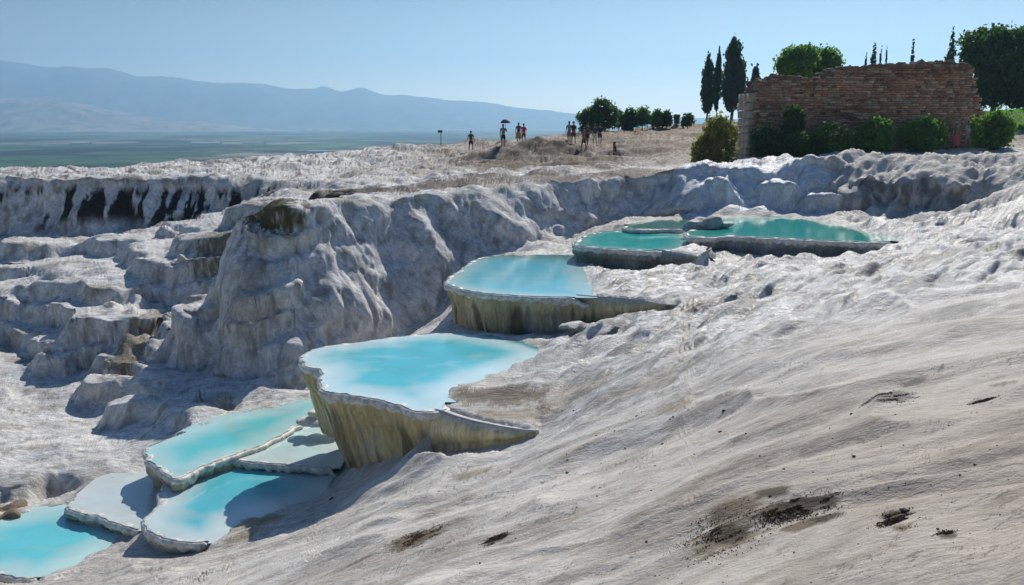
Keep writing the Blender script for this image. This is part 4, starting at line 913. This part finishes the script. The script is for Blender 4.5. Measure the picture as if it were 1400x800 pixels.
# ------------------------------------------------------------------ people
def skin(name, verts, edges, radii, m, parent, sub=1):
    me = bpy.data.meshes.new(name); me.from_pydata(verts, edges, []); o = link(name, me, m, parent, smooth=False)
    md = o.modifiers.new('Skin', 'SKIN'); md.use_smooth_shade = True
    sl = me.skin_vertices[0] if me.skin_vertices else me.skin_vertices.new(name='')
    for i, r in enumerate(radii): me.skin_vertices[0].data[i].radius = (r, r) if not isinstance(r, tuple) else r
    me.skin_vertices[0].data[0].use_root = True
    s_ = o.modifiers.new('Subdivision', 'SUBSURF'); s_.levels = sub; s_.render_levels = sub
    return o
MC = {}
def cm(c):
    if c not in MC: MC[c] = mat('cloth' if c[0] != 'skin' else 'skin_tone', c[1:], rough=.8, var=.12)
    return MC[c]
SKIN = ('skin', .42, .25, .17)
M_HAIR = mat('hair', (.03, .02, .015), rough=.6)
def person(loc, label, top_c, bot_c, h=1.72, rz=0, stride=.12, arms='down', skirt=False, sleeves=False, hat=None, hair_long=False, bare=False, group='visitors on the terraces'):
    k = h / 1.72; root = empty('person', loc, label, 'person', group, rz)
    def S(v): return tuple(a * k for a in v)
    hipz, kn, an = .90, .50, .08
    fl = stride
    V_ = [(0,0,hipz),(0,0,1.08),(0,0,1.28),(0,0,1.43),(0,0,1.50),(0,-.01,1.58),(0,-.015,1.67),
          (.09,0,.86),(.10,-fl*.5,kn),(.10,-fl,an),(.10,-fl-.14,.03),
          (-.09,0,.86),(-.10,fl*.5,kn),(-.10,fl,an),(-.10,fl-.14,.03)]
    E_ = [(0,1),(1,2),(2,3),(3,4),(4,5),(5,6),(0,7),(7,8),(8,9),(9,10),(0,11),(11,12),(12,13),(13,14)]
    Rr = [.13,.12,.135,.085,.052,.085,.078,.088,.056,.038,.032,.088,.056,.038,.032]
    arm = {'down': [(.19,0,1.40),(.24,.03,1.12),(.25,-.06,.87)], 'up': [(.19,0,1.40),(.27,-.10,1.18),(.20,-.30,1.38)], 'bent': [(.19,0,1.40),(.27,.04,1.14),(.10,-.18,1.05)]}
    for sgn, am_ in ((1, arms), (-1, 'down' if arms == 'up' else arms)):
        b0 = len(V_); P = [(sgn * a, b, c) for a, b, c in arm[am_]]
        V_ += P; E_ += [(3, b0), (b0, b0 + 1), (b0 + 1, b0 + 2)]; Rr += [.058, .042, .030]
        w_ = np.array(P[2]); dd = w_ - np.array(P[1]); dd /= np.linalg.norm(dd)
        hb = len(V_); V_.append(tuple(w_ + dd * .07)); E_.append((b0 + 2, hb)); Rr.append(.034)
        for f_ in range(4):
            V_.append(tuple(w_ + dd * (.155 - abs(f_ - 1.4) * .012) + np.array((-.01 * sgn, (f_ - 1.5) * .021, 0)))); E_.append((hb, len(V_) - 1)); Rr.append(.009)
        V_.append(tuple(w_ + dd * .07 + np.array((-.02 * sgn, -.055, -.02)))); E_.append((b0 + 2, len(V_) - 1)); Rr.append(.010)
    skin('body', [S(v) for v in V_], E_, [r * k for r in Rr], cm(SKIN), root, 1)
    if not bare:
        a = arm[arms]; sl = [(.19,0,1.40),(.23,.02,1.22)] if not sleeves else arm['down'][:3]
        Vs = [(0,0,.92),(0,0,1.08),(0,0,1.28),(0,0,1.42),(.18,0,1.405),(.222,.015,1.24),(-.18,0,1.405),(-.222,.015,1.24)]
        skin('shirt', [S(v) for v in Vs], [(0,1),(1,2),(2,3),(3,4),(4,5),(3,6),(6,7)], [r * k for r in (.155,.145,.158,.10,.078,.068,.078,.068)], cm(('c',) + top_c), root, 1)
    if skirt:
        rw = []
        for zc, rr in ((1.02,.15),(.92,.18),(.75,.23),(.5,.28),(.38,.30)):
            th = np.arange(16) / 16 * 2 * math.pi; q = rr * (1 + .05 * np.sin(th * 6)); rw.append(np.stack([q * np.cos(th), q * .85 * np.sin(th), np.full(16, zc)], 1) * k)
        link('skirt', raw_mesh('skirt', np.concatenate(rw), grid_faces(5, 16, wrap=True)), cm(('c',) + bot_c), root)
    else:
        Vs = [(0,0,.99),(0,0,.88),(.095,0,.82),(.10,-fl*.42,.54),(-.095,0,.82),(-.10,fl*.42,.54)]
        skin('shorts', [S(v) for v in Vs], [(0,1),(1,2),(2,3),(1,4),(4,5)], [r * k for r in (.15,.15,.11,.085,.11,.085)], cm(('c',) + bot_c), root, 1)
    hv, hf = rock_arrays(random.Random(1), .095, .105, .085, 10, 7, .05); hv = hv + (0, .02, 1.70)
    if hair_long: v2, f2 = rock_arrays(random.Random(2), .085, .05, .17, 10, 7, .05); hv, hf = merge([(hv, hf), (v2 + (0, .085, 1.55), f2)])
    link('hair', raw_mesh('hair', hv * k, hf), M_HAIR, root)
    if hat:
        th = np.arange(16) / 16 * 2 * math.pi; rw = [np.stack([r * np.cos(th), r * np.sin(th), np.full(16, z_)], 1) * k for r, z_ in ((.001,1.83),(.08,1.82),(.11,1.76),(.115,1.73),(.24,1.71),(.235,1.70),(.11,1.715))]
        link('hat', raw_mesh('hat', np.concatenate(rw), grid_faces(7, 16, wrap=True)), cm(('c',) + hat), root)
    return root
def pp(px, py, d):                       # stand on the ground on the sight line
    q = PD(px, py, d); return (q[0], q[1], H(q[0], q[1]) + .0)
person(pp(644,211,79), 'lone person in dark clothes standing astride on the white ridge, farthest left', (.03,.06,.07), (.03,.03,.035), rz=.3, stride=.22, arms='bent')
um = pp(688,203,71)
person(um, 'person in dark trousers holding a dark parasol on the ridge', (.25,.27,.33), (.02,.02,.025), rz=.2, arms='up', sleeves=True)
pa = empty('parasol', (um[0] + .18, um[1] - .32, um[2] + 1.25), 'dark round parasol held over a person on the ridge', 'parasol')
v, f = tube_mesh('p', [(0, 0, -.1), (0, 0, .9)], .012); link('shaft', raw_mesh('shaft', v, f), M_BARK, pa)
rw = []
for k in range(7):
    a = k / 6 * 1.25; th = np.arange(16) / 16 * 2 * math.pi; r = .40 * math.sin(a) / math.sin(1.25) + .001
    rw.append(np.stack([r * np.cos(th), r * np.sin(th), np.full(16, .45 + .45 * math.cos(a))], 1))
link('canopy', raw_mesh('canopy', np.concatenate(rw), grid_faces(7, 16, wrap=True)), mat('dark_canopy', (.04, .03, .04), rough=.7), pa, smooth=False)
person(pp(709,198,80), 'person in a long tan skirt beside the one in red on the ridge', (.05,.05,.05), (.42,.25,.08), skirt=True, hair_long=True)
person(pp(716,197,79.5), 'person in a crimson top on the ridge right of the tan skirt', (.55,.03,.10), (.30,.03,.08), rz=.4, arms='bent')
person(pp(778,200,72), 'person in pale grey top at the left of the group under the skyline tree', (.35,.33,.30), (.25,.22,.2), rz=-.3)
person(pp(784,200,71), 'person in dark red shorts in the group under the skyline tree', (.05,.04,.05), (.20,.03,.03), rz=.5, bare=False, arms='bent')
person(pp(798,206,70), 'bare shouldered person in brown near the group middle', (.30,.16,.10), (.06,.04,.05), h=1.7, rz=1.0, stride=.2)
person(pp(803,206,70.5), 'person in black shorts standing on the tan mound edge', (.10,.07,.07), (.02,.02,.03), rz=-.8, stride=.1)
person(pp(813,199,79), 'person in white trousers under the right side of the skyline tree', (.04,.06,.10), (.6,.62,.66), rz=.2, sleeves=True)
person(pp(820,199,79), 'person in dark clothes farthest right of the group under the tree', (.03,.03,.05), (.03,.03,.05), rz=-.2, arms='bent')
person(pp(840,226,67.5), 'lone barefoot person with long hair in dark swimwear walking on the lower tan ledge', (.10,.03,.02), (.10,.03,.02), h=1.72, rz=1.3, stride=.15, hair_long=True)
person(pp(1306,207,54.6), 'person in straw hat, olive top and red skirt by the ruin', (.20,.17,.10), (.45,.12,.10), skirt=True, hat=(.45,.34,.2), h=1.65)
person(pp(1322,207,54.8), 'person in a pale blue shirt and light trousers by the ruin', (.50,.58,.75), (.38,.38,.36), rz=.5, h=1.78, sleeves=True, arms='bent')
# signpost and bin on the skyline
sg = pp(603, 197, 82); s_ = empty('sign_post', sg, 'thin post with a small dark board alone on the left ridge', 'sign')
v, f = tube_mesh('p', [(0, 0, -.3), (0, 0, 1.35)], .035); link('post', raw_mesh('post', v, f), mat('dark_metal', (.05, .07, .07), rough=.5), s_)
v, f = box_arrays(-.07, 0, 1.3, .42, .06, .22); link('board', raw_mesh('board', v, f), mat('green_board', (.03, .09, .08), rough=.6), s_, smooth=False)
bn = empty('litter_bin', pp(925, 172, 97), 'small dark green litter bin standing on the skyline', 'bin')
v, f = tube_mesh('b', [(0, 0, 0), (0, 0, .9)], [.28, .36], 12); link('bin_body', raw_mesh('bin_body', v, f), mat('green_bin', (.03, .08, .06), rough=.5), bn)
v, f = tube_mesh('b', [(0, 0, .9), (0, 0, .98), (0, 0, 1.05)], [.40, .38, .1], 12); link('lid', raw_mesh('lid', v, f), mat('bin_lid', (.02, .05, .04), rough=.5), bn)

rg_ = np.random.RandomState(77); n = 42000
gx = rg_.uniform(38, 66, n); gy = rg_.uniform(73, 118, n); gz = H1(gx, gy); an_ = rg_.uniform(0, 6.28, n); hh = rg_.uniform(.10, .24, n)
c0 = np.stack([gx, gy, gz - .02], 1); dx = np.stack([np.cos(an_), np.sin(an_), 0 * an_], 1) * .045; upv = np.stack([rg_.normal(size=n) * .04, rg_.normal(size=n) * .04, hh], 1)
me = raw_mesh('lawn_grass', np.stack([c0 - dx, c0 + dx, c0 + upv], 1).reshape(-1, 3), np.arange(3 * n).reshape(-1, 3))
tag(link('lawn_grass', me, leafmat('lawn_blade', (.14, .30, .02)), smooth=False), kind='stuff')
# ------------------------------------------------------------------ boulders, stones, tufts
M_ROCK = mat('grey_travertine_rock', (.42, .42, .41), rough=.6, var=.5, vscale=3, bump=.7, bscale=9, bdist=.06)
M_DROCK = mat('brown_rock', (.24, .18, .12), rough=.8, var=.5, vscale=3, bump=.7, bscale=9, bdist=.06)
def boulder(px, py, d, sx, sy, sz, label, m=M_ROCK, seed=1, dz=0):
    q = PD(px, py, d); v, f = rock_arrays(random.Random(seed), sx, sy, sz, 40, 26, .55)
    o = link('boulder', raw_mesh('boulder', v, f), m); o.location = (q[0], q[1], q[2] + dz); tag(o, label, 'rock')
boulder(968, 312, 40.6, .85, .6, .42, 'rounded grey boulder between the green strip pool and the emerald pool', seed=4)
boulder(705, 598, 20.6, .28, .25, .20, 'grey lump at the tapering end of the largest pool wall', seed=6, dz=-.05)
boulder(722, 592, 20.3, .30, .26, .18, 'pale smooth lump right of the grey one by the largest pool wall', mat('pale_rock', (.6, .58, .55), rough=.7, bump=.5, bscale=9), seed=7, dz=-.06)
boulder(8, 712, 24.9, .75, .6, .35, 'brownish rock on the shore above the bottom left pool', M_DROCK, seed=8)
boulder(440, 570, 28.6, .55, .5, .22, 'white crusted rock at the right end of the long pale pool', mat('white_rock', (.68, .66, .6), rough=.7, bump=.5, bscale=9), seed=9)
M_PEB = mat('dark_pebble', (.05, .04, .03), rough=.8)
pv = [rock_arrays(random.Random(40 + k), 1, .9, .55, 8, 6, .5) for k in range(4)]; pm = []
for v, f in pv:
    me = raw_mesh('pebble', v, f); me.materials.append(M_PEB); pm.append(me)
rs = random.Random(17); cnt = 0
spots = [(453,683,3),(1238,700,7),(985,591,3),(1053,679,3),(1072,642,2)]
while len(spots) < 110:
    px = rs.uniform(620, 1398); py = rs.uniform(560, 798)
    if px > 500 + (800 - py) * 1.1 and rs.random() < .35 + .65 * (px - 600) / 800: spots.append((px, py, rs.uniform(.8, 1.7) if rs.random() < .9 else rs.uniform(2, 3)))
for px, py, s_ in spots:
    x, y, z = hit(px, py, 40); o = bpy.data.objects.new('pebble', rs.choice(pm)); COL.objects.link(o)
    o.location = (x, y, z); r = s_ / FPX * y; o.scale = (r, r, r); o.rotation_euler = (0, 0, rs.uniform(0, 6))
    tag(o, 'small dark stone scattered on the beige near slope', 'stone', 'small dark stones on the near slope')
M_TUFT = mat('dry_moss', (.17, .115, .07), rough=.95, var=.6, vscale=20)
def patch(px, py, wpx, hpx, n, label, seed):
    x, y, z = hit(px, py, 45); a = wpx / FPX * y / 2; b_ = hpx / FPX * y / max(.15, -z / y) / 2
    r = np.random.RandomState(seed); X = r.normal(size=n) * a * .45; Y = r.normal(size=n) * b_ * .45 + X * .1
    keep = (r.rand(n) < 2) & (fbm((x + X) * 2.5 + (y + Y), (y + Y) * 9 - (x + X) * 2, 0, 4, 120 + seed) > .08); X, Y = X[keep], Y[keep]
    Z = H1(x + X, y + Y) - z; n = len(X); c = np.stack([X, Y, Z], 1); s_ = .006 + .009 * r.rand(n)[:, None]
    ax = r.normal(size=(n, 3)) * (1, 1, .5); ax[:, 2] = np.abs(ax[:, 2]) + .2; ax /= np.linalg.norm(ax, axis=1)[:, None]
    bb = np.cross(ax, r.normal(size=(n, 3))); bb /= np.linalg.norm(bb, axis=1)[:, None]
    V_ = np.stack([c - bb * s_ * .6, c + bb * s_ * .6, c + ax * s_ * 1.6], 1).reshape(-1, 3)
    o = link('dry_moss_patch', raw_mesh('dry_moss_patch', V_, np.arange(3 * n).reshape(-1, 3)), M_TUFT, smooth=False); o.location = (x, y, z); tag(o, label, 'moss', 'dry moss patches on the near slope')
for i, a in enumerate([(1090,690,120,40,9000,'largest dark brown moss patch low on the near slope'),(990,722,130,80,6000,'broken thin moss patch left of the largest one'),(1225,712,60,36,3000,'hooked dark moss patch right of the largest one'),
                       (1294,733,34,14,2200,'small dark moss patch next to a black stone at the lower right'),(570,738,90,32,3500,'brown moss patch at the bottom left of the near slope'),(677,739,44,16,3600,'small oval moss patch right of the bottom left one'),
                       (1215,543,80,18,3000,'long grey moss patch highest on the right slope'),(1342,549,36,10,2400,'small grey moss patch near the right edge')]): patch(*a, i + 1)

# ------------------------------------------------------------------ air
hz = bpy.data.materials.new('haze'); hz.use_nodes = True; t = hz.node_tree
for nd in list(t.nodes):
    if nd.type != 'OUTPUT_MATERIAL': t.nodes.remove(nd)
pv_ = t.nodes.new('ShaderNodeVolumePrincipled'); pv_.inputs['Color'].default_value = (.46, .74, 1.0, 1); pv_.inputs['Density'].default_value = .00018; pv_.inputs['Anisotropy'].default_value = .5
t.links.new(pv_.outputs[0], t.nodes['Material Output'].inputs['Volume'])
v, f = box_arrays(0, 5200, 250, 40000, 11000, 700 - 12)
v[:, 2] = np.where(v[:, 2] < 250, -60, 760)
o = link('haze', raw_mesh('haze', v, f), hz, smooth=False); tag(o, kind='stuff')
